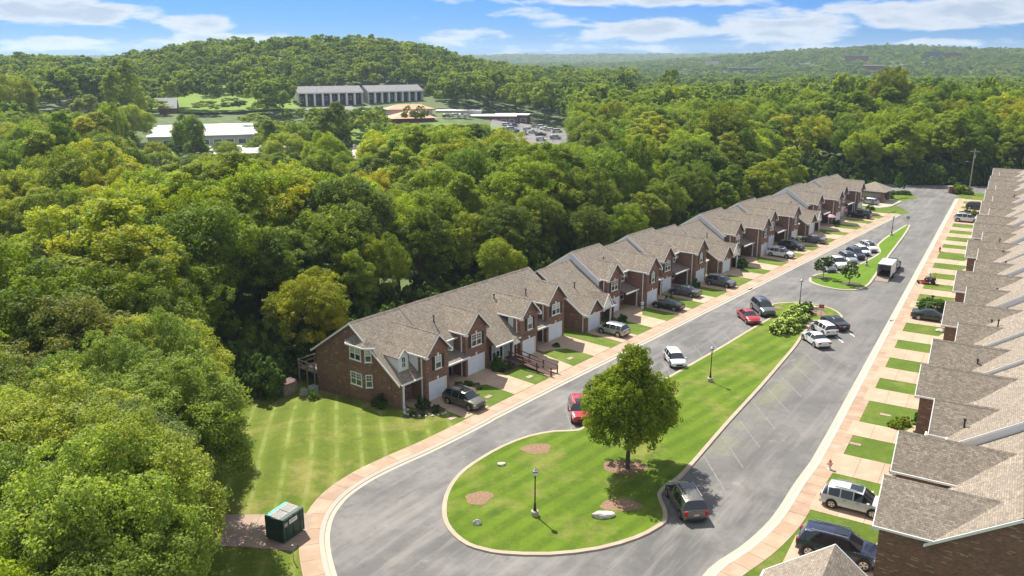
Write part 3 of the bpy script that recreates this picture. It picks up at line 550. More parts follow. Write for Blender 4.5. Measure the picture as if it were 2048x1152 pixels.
def house(frame_loc, frame_rz, flip, U0, spec, label, idx, group, end=None, seed=0, nb=(0, 0)):
    """local x along the row, y back from the pavement; flip mirrors x for the right row"""
    x0, x1, ty, wa, wb, yf, nwin, zr = spec; g = random.Random(seed)
    if flip: X0, X1, WA, WB = -(x1-U0), -(x0-U0), -(wb-U0), -(wa-U0)
    else: X0, X1, WA, WB = x0-U0, x1-U0, wa-U0, wb-U0
    t = thing('townhouse', label, 'townhouse', frame_loc, frame_rz, group)
    sl = .70 if ty in 'AB' else .66
    if ty == 'C': sl = (zr-2.1)/(RY-5.2)
    if ty == 'E' and flip: pass
    P = lambda y: zr-sl*(RY-y)              # height of the front slope
    yb = 18.2; slb = .66; Pb = lambda y: zr-slb*(y-RY)
    sd = -1 if (ty in 'AB') != bool(flip) else 1            # side of the recess / porch
    rx0, rx1 = (X0, WA) if sd < 0 else (WB, X1)  # recess range
    ox0, ox1 = (WB, X1) if sd < 0 else (X0, WA)  # sliver on the other side of the wing
    ye = {'A': 5.6, 'B': 7.75, 'C': 5.2, 'D': 7.75, 'E': 7.75}[ty]    # eave line of the front slope
    yw = {'A': 7.0, 'B': 8.2, 'C': 5.6, 'D': 8.2, 'E': 8.2}[ty]      # front wall behind the porch
    gb = -1.25
    # main roof
    r = MB(); oL = .22 if (end in ('L', 'B')) else .0; oR = .22 if (end in ('R', 'B')) else .0
    r.slab([(X0-oL, ye, P(ye)), (X1+oR, ye, P(ye)), (X1+oR, RY, zr), (X0-oL, RY, zr)], .13); r.slab([(X0-oL, RY, zr), (X1+oR, RY, zr), (X1+oR, yb, Pb(yb)), (X0-oL, yb, Pb(yb))], .13)
    roof = r.build('roof', SHING, t)
    cap = MB(); cap.prism([(RY-.16, zr-.09), (RY, zr+.035), (RY+.16, zr-.09)], X0-oL, X1+oR, 'x'); cap.build('ridge_cap', SHING, roof)
    vx = X0+(X1-X0)*g.uniform(.3, .7); vy = g.uniform(8.6, 10); v = MB(); v.tube((vx, vy, P(vy)-.1), (vx, vy, P(vy)+.66), .06, .06, 8); v.tube((vx, vy, P(vy)+.6), (vx, vy, P(vy)+.72), .11, .11, 8); v.tube((vx, vy, P(vy)-.12), (vx, vy, P(vy)+.09), .14, .07, 8); v.build('vent_pipe', PLAST, roof)
    # side walls following the roof profile
    for X, isend in ((X0+.002, end in ('L', 'B')), (X1-.002, end in ('R', 'B'))):
        th = .12; a, b = (X, X+th) if X < (X0+X1)/2 else (X-th, X); e = .14
        w = MB(); w.prism([(yw, gb), (yw, P(yw)-e), (RY, zr-e), (17.7, Pb(17.7)-e), (17.7, gb)], a, b, 'x'); w.build('side_wall', BRICK, t)
        s = MB(); s_ = .004 if isend else 0; mate = SIDING
        higher = zr > nb[0 if X < (X0+X1)/2 else 1]+.15
        if not isend and higher:
            o_ = -.012 if X < (X0+X1)/2 else .012; pr = [(ye+.1, P(ye+.1)-e), (RY, zr-e), (17.7, Pb(17.7)-e), (17.7, Pb(17.7)-1.1), (RY, zr-1.25), (ye+.1, P(ye+.1)-1.1)]
            s.prism(pr, X+o_, X+o_*.2, 'x'); s.build('gable_siding', SIDING, t)
        if not isend and not higher: continue
        rb = MB(); xx = (X0-oL-.03 if X < (X0+X1)/2 else X1+oR+.03); rake(rb, (xx, ye-.02, P(ye)-.03), (xx, RY, zr-.03), .2, .03); rake(rb, (xx, RY, zr-.03), (xx, yb, Pb(yb)-.03), .2, .03); rb.build('rake_board', TRIM, roof)
    w = MB(); w.box(X0+.12, X1-.12, 17.58, 17.7, gb, Pb(17.7)-.14); w.build('rear_wall', BRICK, t)
    gt = MB(); gt.box(X0-oL, X1+oR, yb-.02, yb+.12, Pb(yb)-.16, Pb(yb)-.02); gt.build('rear_gutter', TRIM, roof)
    if ty == 'C': gx0, gx1 = (WB, X1) if not flip else (X0, WA)
    # the wing with the garage
    ze, zp = (4.75, 0) if ty != 'C' else (2.3, 0); half = (WB-WA)/2+.28; zp = ze+min(1.98, half*(1.02 if ty != 'C' else .98)); xm = (WA+WB)/2
    yg = yf-.32; ybk = lambda z: RY-(zr-z)/sl
    if zp > zr-.2: zp = zr-.2
    wr = MB()
    for s in (-1, 1): wr.slab([(xm+s*half, yg, ze-.02), (xm, yg, zp), (xm, ybk(zp)+.12, zp), (xm+s*half, max(ybk(ze)+.12, yg+.3), ze-.02)], .12)
    wroof = wr.build('wing_roof', SHING, t)
    cp = MB(); cp.prism([(xm-.13, zp-.1), (xm, zp+.03), (xm+.13, zp-.1)], yg-.01, ybk(zp), 'y'); cp.build('ridge_cap', SHING, wroof)
    rb = MB()
    for s in (-1, 1): rake(rb, (xm+s*half, yg-.03, ze-.07), (xm, yg-.03, zp-.05), .19, .028)
    for s in (-1, 1): rb.box(xm+s*half-.06, xm+s*half+.06, yg, max(ybk(ze), yg+.4), ze-.17, ze-.03)
    for s in (-1, 1): rb.box(min(xm+s*half, xm+s*(half-.34)), max(xm+s*half, xm+s*(half-.34)), yg-.06, yf-.003, ze-.3, ze-.15)
    rb.build('rake_board', TRIM, wroof)
    fw = MB(); gh = 2.02 if ty != 'C' else 1.95; gw0, gw1 = WA+.33, WB-.33
    if (gw1-gw0) > 2.55: mid = (gw0+gw1)/2; gw0, gw1 = mid-1.27, mid+1.27
    zq = zp-.16; zec = ze-.12
    # front wall in pieces round the garage opening
    fw.prism([(WA, gb*.2), (gw0, gb*.2), (gw0, gh), (WA, gh)], yf, yf+.15, 'y'); fw.prism([(gw1, gb*.2), (WB, gb*.2), (WB, gh), (gw1, gh)], yf, yf+.15, 'y')
    fw.prism([(WA, gh), (WB, gh), (WB, zec), (xm, zq-.02), (WA, zec)], yf, yf+.15, 'y'); fw.build('front_wall', BRICK, t)
    for s, XX in ((-1, WA), (1, WB)):
        a, b = (XX, XX+.12) if s < 0 else (XX-.12, XX); sw = MB(); sw.box(a, b, yf+.151, yw+.3 if ty != 'C' else 7.6, -.3, (ze-.1) if ty != 'A' or True else ze); 
        if ty == 'A' and s == sd: 
            sw.build('wing_side_wall', SIDING, t); s2 = MB(); s2.box(a-.006 if s < 0 else a, b if s < 0 else b+.006, yf+.151, yf+1.0, -.3, ze-.1); s2.build('wing_side_wall', BRICK, t); s3 = MB(); s3.box(a-.006 if s < 0 else a, b if s < 0 else b+.006, yf+1.0, yw+.2, -.3, 2.5); s3.build('wing_side_wall', BRICK, t)
        else: sw.build('wing_side_wall', BRICK, t)
    # garage door: four panels in a frame
    fr = MB(); fr.box(gw0, gw0+.09, yf-.02, yf+.14, .1, gh); fr.box(gw1-.09, gw1, yf-.02, yf+.14, .1, gh); fr.box(gw0+.09, gw1-.09, yf-.02, yf+.14, gh-.09, gh); dr = fr.build('garage_door', TRIM, t)
    for k in range(4): z = .12+k*(gh-.21)/4; q = MB(); q.box(gw0+.09, gw1-.09, yf+.07, yf+.12, z+.006, z+(gh-.21)/4-.006); q.build('door_panel', DOORW, dr)
    ks = MB(); ks.prism([(xm-.07, gh+.03), (xm+.07, gh+.03), (xm+.12, gh+.3), (xm-.12, gh+.3)], yf-.05, yf+.01, 'y'); ks.build('keystone', TRIM, t)
    if nwin: xwin(t, xm+(0 if ty != 'A' else .1), yf, 3.05, 1.5 if nwin == 2 else .82, 1.28, nwin == 2, True, BLIND if g.random() < .6 else None)
    dsx = WB+.0 if sd > 0 else WA; ds = MB(); dd = WA-.05 if flip or ty in 'CDE' else WA-.05
    ds.box(WA-.09, WA-.005, yf+.45, yf+.54, .1, ze-.17); ds.build('downspout', TRIM, t)
    # the recess
    if ty in 'BDE' and rx1-rx0 > .8:
        a, b = min(rx0, rx1)+.13, max(rx0, rx1)-.01
        u = MB(); u.box(a, b, yw, yw+.12, 2.55, P(yw)-.12); u.build('upper_wall', SIDING, t)
        l = MB(); l.box(a, b, yw-.01, yw+.12, -.3, 2.55); l.build('lower_wall', BRICK, t)
        gu = MB(); gu.box(a-.1, b+.1, ye-.12, ye, P(ye)-.15, P(ye)-.01); gu.build('gutter', TRIM, roof)
        if not (ty == 'E' and True) or True:
            xwin(t, a+.55 if sd < 0 else b-.55, yw, 3.25, .8, 1.15, False, False, None, False)
        # porch roof with post
        if ty != 'E':
            yp = 6.15; p = MB(); p.slab([(a-.12, yp, 2.42), (b+.1, yp, 2.42), (b+.1, yw, 3.0), (a-.12, yw, 3.0)], .1); pr = p.build('porch_roof', SHING_SHADE, t)
            q = MB(); q.box(a-.15, b+.12, yp-.12, yp-.005, 2.22, 2.4); q.build('porch_beam', TRIM, pr); px_ = a+.1 if sd < 0 else b-.1; q = MB(); q.box(px_-.06, px_+.06, yp+.03, yp+.15, .1, 2.3); q.box(px_-.1, px_+.1, yp-.01, yp+.19, .1, .25); q.build('porch_post', TRIM, t)
        else:
            yp = 6.3; p = MB(); p.slab([(a-.1, yp, 2.45), (b+.0, yp, 2.45), (b+.0, yw, 3.1), (a-.1, yw, 3.1)], .1); pr = p.build('porch_roof', SHING, t); q = MB(); q.box(a-.12, b, yp-.12, yp-.005, 2.27, 2.44); q.build('porch_beam', TRIM, pr); q = MB(); q.box(b-.5, b-.36, yp, yp+.14, .1, 2.3); q.build('porch_post', TRIM, t)
        dxx = b-.8 if sd < 0 else a+.8; d = MB(); d.box(dxx-.48, dxx+.48, yw-.05, yw-.011, .1, 2.2); d.build('door_frame', TRIM, t); d = MB(); d.box(dxx-.4, dxx+.4, yw-.075, yw-.051, .12, 2.1); d.build('front_door', SHUTB if idx % 3 else WOOD, t)
        dxx = a+.7 if sd < 0 else b-.7; xwin(t, dxx, yw-.012, .75, .85, 1.2, False, False, None, False)
    if ty == 'A':
        a, b = min(rx0, rx1), max(rx0, rx1); l = MB(); l.box(a+.13, b-.01, yw, yw+.12, -.3, P(yw)-.12); l.build('porch_wall', BRICK, t)
        gu = MB(); gu.box(a-.05, b, ye-.12, ye-.0, P(ye)-.15, P(ye)-.01); gu.build('gutter', TRIM, roof)
        px_ = a+.35 if sd < 0 else b-.35
        if idx == 2: px_ = b-1.0
        q = MB(); q.box(px_-.09, px_+.09, ye+.12, ye+.30, .2, P(ye)-.13); q.box(px_-.14, px_+.14, ye+.07, ye+.35, .1, .3); q.box(px_-.12, px_+.12, ye+.09, ye+.33, 1.98, P(ye)-.13); q.build('porch_post', TRIM, t)
        d = MB(); dx = a+1.0 if idx != 2 else b-.75; d.box(dx-.62, dx+.62, yw-.06, yw-.001, .1, 2.15); d.build('door_frame', TRIM, t); d = MB(); d.box(dx-.42, dx+.38, yw-.08, yw-.061, .12, 2.08); d.build('front_door', plain('door_pale', (.5, .58, .6), .4), t)
        if end in ('L',) or True:
            fz = MB(); fz.box(a+.05, a+.17 if False else a+.13, ye+.15, yw, -.3, P(yw)-.6) if idx != 2 else None
            if fz.v: fz.v = [(q[0], q[1], min(q[2], P(max(q[1], ye+.15))-.14)) for q in fz.v]; fz.build('porch_side_wall', BRICK, t)
        if idx != 2:   # dormer on the long slope
            xd, hw = a+1.3, .6; yd = 6.65; zb = P(yd); zt_ = 4.75; zpk = 5.4; D = MB(); kk = ybk(zt_)
            D.prism([(xd-hw, zb-.1), (xd+hw, zb-.1), (xd+hw, zt_), (xd, zpk-.06), (xd-hw, zt_)], yd, yd+.08, 'y')
            for s in (-1, 1): D.prism([(yd, zb-.1), (yd, zt_), (kk, zt_)], xd+s*hw-.04, xd+s*hw+.04, 'x')
            dm = D.build('dormer', SIDING, t); q = MB(); k2 = ybk(zpk)
            for s in (-1, 1): q.slab([(xd+s*(hw+.14), yd-.16, zt_-.08), (xd, yd-.16, zpk), (xd, k2+.1, zpk), (xd+s*(hw+.14), kk+.1, zt_-.08)], .07)
            q.build('dormer_roof', SHING, dm); q = MB(); q.prism([(xd-.2, zb+.35), (xd+.2, zb+.35), (xd+.2, zt_-.3), (xd+.1, zt_-.14), (xd-.1, zt_-.14), (xd-.2, zt_-.3)], yd-.03, yd+.0, 'y'); q.build('dormer_window', WGLASS, dm)
            q = MB(); 
            for s in (-1, 1): rake(q, (xd+s*(hw+.14), yd-.17, zt_-.06), (xd, yd-.17, zpk+.01), .1, .02)
            q.box(xd-.015, xd+.015, yd-.045, yd-.03, zb+.35, zt_-.14); q.box(xd-.2, xd+.2, yd-.045, yd-.03, zb+.75, zb+.79); q.box(xd-.25, xd-.2, yd-.05, yd, zb+.3, zt_-.25); q.box(xd+.2, xd+.25, yd-.05, yd, zb+.3, zt_-.25); q.box(xd-.25, xd+.25, yd-.05, yd, zb+.28, zb+.35); q.build('dormer_trim', TRIM, dm)
        else: 
            xwin(t, a+1.6, yw, .6, 1.3, 1.5, True, True, BLIND)
            q = MB(); hh = .75; xe = b-1.0
            for s in (-1, 1): q.slab([(xe+s*hh, ye-.35, 2.25), (xe, ye-.35, 2.95), (xe, ybk(2.95)+.1, 2.95), (xe+s*hh, ybk(2.3)+.15, 2.25)], .08)
            pq = q.build('porch_gable', SHING, t); q = MB(); q.prism([(xe-hh+.1, 2.15), (xe+hh-.1, 2.15), (xe, 2.85)], ye-.3, ye-.24, 'y'); q.build('gable_face', TRIM, pq)
    if ty == 'C':
        a, b = min(rx0, rx1), max(rx0, rx1); l = MB(); l.box(a, b-.13, 6.9, 7.02, -.3, P(6.9)-.12); l.build('porch_wall', BRICK, t)
        gu = MB(); gu.box(X0, X1, ye-.11, ye, P(ye)-.15, P(ye)-.01); gu.build('gutter', TRIM, roof)
        # white gabled porch beside the garage
        xe = (a+.95) if sd > 0 else (b-.95); hh = 1.15; q = MB(); zb = 2.35; zpk = 4.0; yp = 5.0
        for s in (-1, 1): q.slab([(xe+s*hh, yp-.2, zb), (xe, yp-.2, zpk), (xe, ybk(zpk)+.1, zpk), (xe+s*hh, ybk(zb)+.2, zb)], .09)
        pq = q.build('porch_gable', SHING, t); q = MB(); q.prism([(xe-hh+.05, zb-.12), (xe+hh-.05, zb-.12), (xe, zpk-.1)], yp-.13, yp-.05, 'y'); q.build('gable_face', TRIM, pq); q = MB()
        for s in (-1, 1): rake(q, (xe+s*hh, yp-.23, zb+.02), (xe, yp-.23, zpk+.02), .17, .03)
        q.build('rake_board', TRIM, pq)
        for s in (1,): q = MB(); q.box(xe+s*.9-.08, xe+s*.9+.08, yp-.05, yp+.11, .1, zb-.1); q.build('porch_post', TRIM, t)
        d = MB(); d.box(xe-.55, xe+.55, 6.84, 6.899, .1, 2.15); d.build('door_frame', TRIM, t); d = MB(); d.box(xe-.42, xe+.42, 6.8, 6.839, .12, 2.05); d.build('front_door', SHUTB, t)
    if ox1-ox0 > .35 and ty != 'C':
        l = MB(); l.box(ox0+.01, ox1-.01, 7.9, 8.02, -.3, P(7.9)-.12 if P(7.9) > 2 else 3); l.build('return_wall', BRICK, t)
        gu = MB(); gu.box(ox0, ox1, ye-.1, ye, P(ye)-.15, P(ye)-.01); gu.build('gutter', TRIM, roof)
    if ty == 'C':   # front wall strip between side wall and wing
        pass
    return t
desc = {'A': ['end townhouse with small white dormer over the porch', 'brick townhouse with long sloping porch roof and wooden access ramp'], 'B': 'brick townhouse with double window over garage and white siding recess', 'C': 'low brick townhouse with one-storey garage gable and white porch gable', 'D': 'brick townhouse with double window over its garage, recess to the right', 'E': 'brick townhouse with narrow single window over its garage'}
ordn = ['first', 'second', 'third', 'fourth', 'fifth', 'sixth', 'seventh', 'eighth', 'ninth', 'tenth', 'eleventh', 'twelfth', 'thirteenth', 'fourteenth', 'fifteenth', 'sixteenth', 'seventeenth', 'eighteenth', 'nineteenth', 'twentieth', 'twenty-first', 'twenty-second', 'twenty-third', 'twenty-fourth']
RZL = math.pi/2-BL; ends = {0: 'L', 3: 'R', 4: 'L', 8: 'R', 9: 'L', 13: 'R', 14: 'L', 18: 'R'}
short = {'A': 'sloping porch roof', 'B': 'double window and white recess', 'C': 'one-storey garage gable', 'D': 'double window over garage', 'E': 'narrow window over garage'}
for i, s in enumerate(units):
    u0 = s[0]; lb = f'{ordn[i]} townhouse of the left row from the big yard, {short[s[2]]}'
    h_ = house((*Lp(u0, 0), 0), RZL, False, u0, s, lb, i, 'townhouses of the left row', ends.get(i), i, (units[i-1][7] if i else 0, units[i+1][7] if i < 18 else 0))
    if i == 0:   # bay window on the end wall
        x = -.002; bay = MB(); bay.prism([(-.0, 9.3), (-.62, 10.1), (-.62, 12.0), (0, 12.8)], 0, 1, 'x') if False else None
        V = [(0, 9.3), (-.6, 9.95), (-.6, 12.1), (0, 12.75)]; b_ = MB()
        zb, zt2 = -1.4, 5.35
        b_.v = [(a, y, z) for z in (zb, zt2) for a, y in V]; b_.f = [(0, 1, 5, 4), (1, 2, 6, 5), (2, 3, 7, 6), (4, 5, 6, 7)]; b_.m = [0]*4; bo = b_.build('bay', BRICK, h_)
        r_ = MB(); o_ = [(0, 9.0, 5.3), (-.8, 9.85, 5.3), (-.8, 12.2, 5.3), (0, 13.05, 5.3)]; k_ = [(0, 10.1, 6.0), (0, 12.0, 6.0)]
        r_.face([o_[0], o_[1], k_[0]]); r_.face([o_[1], o_[2], k_[1], k_[0]]); r_.face([o_[2], o_[3], k_[1]]); r_.face(o_[::-1]); r_.build('bay_roof', SHING, bo)
        e_ = MB()
        for a, b in ((0, 1), (1, 2), (2, 3)): rake(e_, (o_[a][0], o_[a][1], 5.34), (o_[b][0], o_[b][1], 5.34), .14, .03)
        e_.build('bay_eave', TRIM, bo)
        for z in (1.4, 3.9):
            xwin(h_, -.6, 11.03, z, 1.55, 1.25, True, False, BLIND if z > 3 else None, False, face='s')
            w_ = MB(); 
            fo = xwin(h_, 0, 0, 0, .62, 1.25, False, False, BLIND if z > 3 else None, False, face='s')
            for ob in [fo]+list(fo.children):
                ob.data = ob.data.copy(); ob.data.transform(Matrix.Translation((-.31, 9.61, z)) @ Matrix.Rotation(R_(43), 4, 'Z') @ Matrix.Translation((0, 0, 0)))
# right row: wings near the camera, seen from behind the roofs
ctr = [50.8, 57.9, 65.3, 72.8, 80.2, 86.9, 94.4, 101.8, 109.4, 116.1, 124.0, 129.6, 137.1, 144.2, 151.8, 159.8, 167.4, 174.6, 183, 190.2, 197.8, 205.4, 212.6, 220]
yfr = [5.35, 5.3, 6.85, 5.2, 5.4, 7.0, 5.35, 6.85, 5.35, 6.95, 6.95, 5.4, 6.9, 5.4, 5.4, 6.9, 5.4, 6.9, 5.4, 6.9, 5.4, 5.4, 6.9, 5.4]
zrr = [7.35, 6.95, 7.7, 7.0, 7.45, 7.9, 6.9, 7.7, 6.95, 7.6, 7.9, 6.95, 7.6, 7.0, 7.6, 7.9, 6.95, 7.6, 7.0, 7.7, 7.0, 7.5, 7.8, 7.0]
RZR = -R_(31)-math.pi/2
RZR = math.atan2(VW[1], VW[0])-math.pi/2
for i, c in enumerate(ctr):
    a = 48.15 if i == 0 else (ctr[i-1]+c)/2; b = (c+(ctr[i+1] if i+1 < len(ctr) else c+7.4))/2; tall = yfr[i] > 6
    sp = (a, b, 'D' if tall else 'E', max(a+.05, c-1.95), c+1.95, yfr[i], 2 if tall else 1, zrr[i])
    if i == 0: sp = (a, b, 'E', a+.03, c+2.3, yfr[i], 1, zrr[i])
    lb = f'{ordn[i]} townhouse of the right row counting from the nearest, {"set-back" if tall else "projecting front"} gable'
    house((*Rp(0, -9.25), 0), RZR, True, 0, sp, lb, 100+i, 'townhouses of the right row', 'R' if i == 0 else None, 50+i, (zrr[i+1] if i+1 < len(zrr) else 9, zrr[i-1] if i else 0))
# gable of the next building, reaching into the bottom of the frame
def foregable():
    t = thing('gabled_building', 'tan shingled gable roof peak of the nearest building, in front of the black suv', 'building', (*Rp(41.4, -5.3), 0), RZR+PI/2)
    r = MB(); 
    for s in (-1, 1): r.slab([(0, 0, 6.65), (14, 0, 6.65), (14, s*3.4, 4.0), (0, s*3.4, 4.0)], .12)
    r.v = [(-q[0], q[1], q[2]) for q in r.v] if False else r.v
    ro = r.build('roof', SHING, t); w = MB(); w.prism([(-3.1, 0), (3.1, 0), (3.1, 4.0), (0, 6.5), (-3.1, 4.0)], .3, 13, 'x'); w.build('wall', BRICK, t)
    e = MB()
    for s in (-1, 1): rake(e, (-.03, s*3.4, 4.0), (-.03, 0, 6.66), .18, .03); e.box(0, 14, s*3.4-.05+.05*s, s*3.4+.05+.05*s, 3.83, 3.98)
    e.build('rake_board', TRIM, ro); return t
fg = foregable(); fg.rotation_euler[2] = math.atan2(-VU[1], -VU[0])
def tomesh(name, cu, parent):
    tmp = link(name+'_src', cu); dg = bpy.context.evaluated_depsgraph_get(); me = bpy.data.meshes.new_from_object(tmp.evaluated_get(dg)); bpy.data.objects.remove(tmp); me.name = name; return link(name, me, parent)
# ------------------------------------------------------------------ vehicles
def loft(kind):
    # stations: x, z bottom, z belt, z top, half width belt, half width top ; glass spans
    if kind == 'sedan': st = [(-2.36, .42, .70, .74, .72, .55), (-2.27, .27, .90, .95, .84, .66), (-1.9, .2, .96, 1.04, .89, .68), (-1.45, .2, .97, 1.07, .90, .70), (-.82, .2, .96, 1.39, .91, .57), (-.3, .2, .95, 1.45, .915, .6), (-.22, .2, .95, 1.455, .915, .6), (.42, .2, .93, 1.41, .91, .57), (1.2, .2, .92, 1.0, .90, .72), (1.85, .22, .84, .92, .88, .72), (2.2, .26, .70, .78, .82, .62), (2.36, .38, .56, .62, .70, .52)]; g = (3, 4, 7, 8); wh = (-1.38, 1.42, .325); pil = (5,)
    elif kind == 'coupe': st = [(-2.2, .42, .70, .76, .72, .55), (-2.12, .27, .90, .97, .84, .66), (-1.8, .2, .96, 1.04, .89, .68), (-1.55, .2, .96, 1.06, .90, .70), (-.7, .2, .95, 1.31, .90, .54), (-.25, .2, .94, 1.36, .90, .57), (-.17, .2, .94, 1.36, .90, .57), (.3, .2, .93, 1.33, .90, .55), (1.15, .2, .92, .98, .90, .72), (1.8, .22, .84, .9, .88, .72), (2.1, .26, .70, .76, .82, .62), (2.25, .38, .56, .60, .70, .52)]; g = (3, 4, 7, 8); wh = (-1.3, 1.35, .33); pil = (5,)
    elif kind in ('suv', 'bigsuv', 'van', 'hatch'):
        H, L_, W_ = {'suv': (1.66, 4.6, .925), 'bigsuv': (1.86, 5.1, 1.0), 'van': (1.74, 5.1, 1.0), 'hatch': (1.52, 4.2, .885)}[kind]; a = L_/2; hb = {'suv': 1.02, 'bigsuv': 1.14, 'van': 1.02, 'hatch': .95}[kind]; hd = {'suv': 1.0, 'bigsuv': 1.14, 'van': .98, 'hatch': .92}[kind]
        f = {'van': 1.62, 'bigsuv': 1.42}.get(kind, 1.3); zb = .3 if kind == 'bigsuv' else .24
        st = [(-a, zb+.16, .72, .78, W_*.84, W_*.6), (-a+.07, zb+.02, hb-.06, hb+.02, W_*.95, W_*.74), (-a+.14, zb, hb, hb+.05, W_*.97, W_*.76), (-a+.48, zb, hb+.01, H-.07, W_*.985, W_*.70), (-a+.56, zb, hb+.01, H-.05, W_*.99, W_*.70), (-.95, zb, hb, H, W_, W_*.72), (-.87, zb, hb, H, W_, W_*.72), (-.05, zb, hb-.01, H, W_, W_*.71), (.03, zb, hb-.01, H, W_, W_*.71), (.62, zb, hb-.02, H-.06, W_, W_*.68), (f, zb, hb-.03, hd+.06, W_*.985, W_*.8), (a-.42, zb+.02, hd-.12, hd-.03, W_*.95, W_*.8), (a-.1, zb+.05, hd-.26, hd-.14, W_*.88, W_*.7), (a, zb+.16, .58, .66, W_*.76, W_*.58)]
        g = (2, 3, 9, 10); wh = (-a+.86, a-.9, .345 if kind != 'bigsuv' else .41); pil = (3, 5, 7)
    else:  # pickup
        W_ = .99; st = [(-2.85, .5, .98, .99, W_*.96, W_*.9), (-2.8, .34, 1.1, 1.11, W_, W_*.93), (-1.05, .32, 1.12, 1.13, W_, W_*.93), (-.98, .32, 1.12, 1.15, W_, W_*.8), (-.8, .32, 1.12, 1.82, W_, W_*.72), (.1, .32, 1.12, 1.88, W_, W_*.73), (.18, .32, 1.12, 1.88, W_, W_*.73), (.75, .32, 1.11, 1.82, W_, W_*.7), (1.4, .32, 1.1, 1.2, W_*.99, W_*.8), (2.3, .34, 1.06, 1.14, W_*.96, W_*.82), (2.75, .38, .95, 1.02, W_*.9, W_*.76), (2.85, .46, .7, .8, W_*.8, W_*.66)]; g = (3, 4, 7, 8); wh = (-1.85, 1.85, .4); pil = (5,)
    return st, g, wh, pil
CARM = {}
def carmesh(kind):
    if kind in CARM: return CARM[kind]
    st, (g0, g1, g2, g3), wh, pil = loft(kind); rings = []
    for x, zb, zl, zt, hw, ht in st:
        zm = zb+(zl-zb)*.55; cab = zt-zl > .2
        rings.append([(x, 0, zb), (x, hw*.82, zb), (x, hw*.975, zb+.1), (x, hw*1.0, zm), (x, hw*.975, zl), (x, ht*1.04 if cab else ht*1.05, zt-.07 if cab else zt-.02), (x, ht*.86, zt), (x, 0, zt+.025)])
    body = MB(); ws = MB(); rw = MB(); sg = []
    def q(a, b, k, sgn, mb): 
        P = [a[k], b[k], b[k+1], a[k+1]]; mb.face([(p[0], p[1]*sgn, p[2]) for p in P])
    for i in range(len(rings)-1):
        A, B = rings[i], rings[i+1]; cabin = g0 <= i < g3
        for k in range(7):
            for s in (-1, 1):
                if i == g0 and k in (5, 6): q(A, B, k, s, rw)
                elif i == g2 and k in (5, 6): q(A, B, k, s, ws)
                elif cabin and k == 4 and i not in pil:
                    m_ = MB(); q(A, B, k, s, m_); sg.append(m_)
                else: q(A, B, k, s, body)
    for R0 in (rings[0], rings[-1]):
        for s in (-1, 1): body.face([(p[0], p[1]*s, p[2]) for p in R0])
    bm_ = body.mesh('car_body', [GLASS], True); parts = [('body', bm_, 'paint', None)]
    parts.append(('windshield', ws.mesh('windshield', GLASS, True), None, None)); parts.append(('rear_window', rw.mesh('rear_window', GLASS, True), None, None))
    for m_ in sg: parts.append(('side_window', m_.mesh('side_window', GLASS), None, None))
    W_ = max(s[4] for s in st); L0, L1 = st[0][0], st[-1][0]; r = wh[2]
    tw = MB(); tw.tube((0, -.1, 0), (0, .1, 0), r, r, 20); tm = tw.mesh('tyre', RUB, True); rm_ = MB(); rm_.tube((0, -.112, 0), (0, .112, 0), r*.68, r*.68, 16)
    for k in range(5): a = 2*PI*k/5; rm_.box(-.03, .03, -.12, .12, 0, 0) if False else None
    rim = rm_.mesh('rim', RIM, True)
    hub = MB()
    for k in range(5):
        a = 2*PI*(k+.5)/5; 
        for s in (-1, 1): p0 = (r*.2*math.cos(a-.3), s*.114, r*.2*math.sin(a-.3)); p1 = (r*.62*math.cos(a-.22), s*.114, r*.62*math.sin(a-.22)); p2 = (r*.62*math.cos(a+.22), s*.114, r*.62*math.sin(a+.22)); p3 = (r*.2*math.cos(a+.3), s*.114, r*.2*math.sin(a+.3)); hub.face([p0, p1, p2, p3])
    hubm = hub.mesh('rim_gap', RUB)
    for x in wh[:2]:
        for s in (-1, 1): arch = MB(); arch.tube((x, s*(W_*.6), r+.02), (x, s*(W_+.008), r+.02), r+.075, r+.075, 20); parts.append(('wheel_arch', arch.mesh('wheel_arch', PLAST, True), None, None))
    for x in wh[:2]:
        for s in (-1, 1): parts.append(('wheel', (tm, rim, hubm), None, (x, s*(W_-.085), r)))
    zh = st[-2][2]-.02; hx = L1-.17
    for s in (-1, 1):
        h_ = MB(); h_.v = []; yy = st[-3][4]; h_.prism([(hx-.25, zh-.02), (hx+.05, zh-.12), (hx+.1, zh+.03), (hx-.28, zh+.1)], s*(yy*.62), s*(yy*.97), 'y'); parts.append(('headlight', h_.mesh('headlight', HEADL), None, None))
        m_ = MB(); mx_ = st[g2][0]+.42; m_.box(mx_-.09, mx_+.09, s*(W_+.1)-.09, s*(W_+.1)+.09, st[g2][2]-.02, st[g2][2]+.13); parts.append(('mirror', m_.mesh('mirror', [GLASS], True), 'paint', None))
        b_ = MB(); zt_ = st[1][2]; b_.box(L0-.015, L0+.12, *sorted((s*W_*.5, s*W_*.88)), zt_-.2, zt_-.04) if kind != 'van' and kind != 'bigsuv' else b_.box(L0-.015, L0+.14, *sorted((s*W_*.66, s*W_*.9)), zt_-.32, zt_+.06); parts.append(('taillight', b_.mesh('taillight', TAILL), None, None))
    b_ = MB(); b_.box(L1-.12, L1+.015, -W_*.42, W_*.42, .42, .62); b_.box(L1-.12, L1+.02, -W_*.7, W_*.7, .26, .36); parts.append(('grille', b_.mesh('grille', PLAST), None, None))
    b_ = MB(); b_.box(L0-.02, L0+.1, -W_*.78, W_*.78, st[1][1], st[1][1]+.16); parts.append(('rear_bumper', b_.mesh('rear_bumper', PLAST), None, None))
    b_ = MB(); b_.box(L0-.03, L0+.02, -.2, .2, .66, .78) ; parts.append(('number_plate', b_.mesh('number_plate', PLATE), None, None))
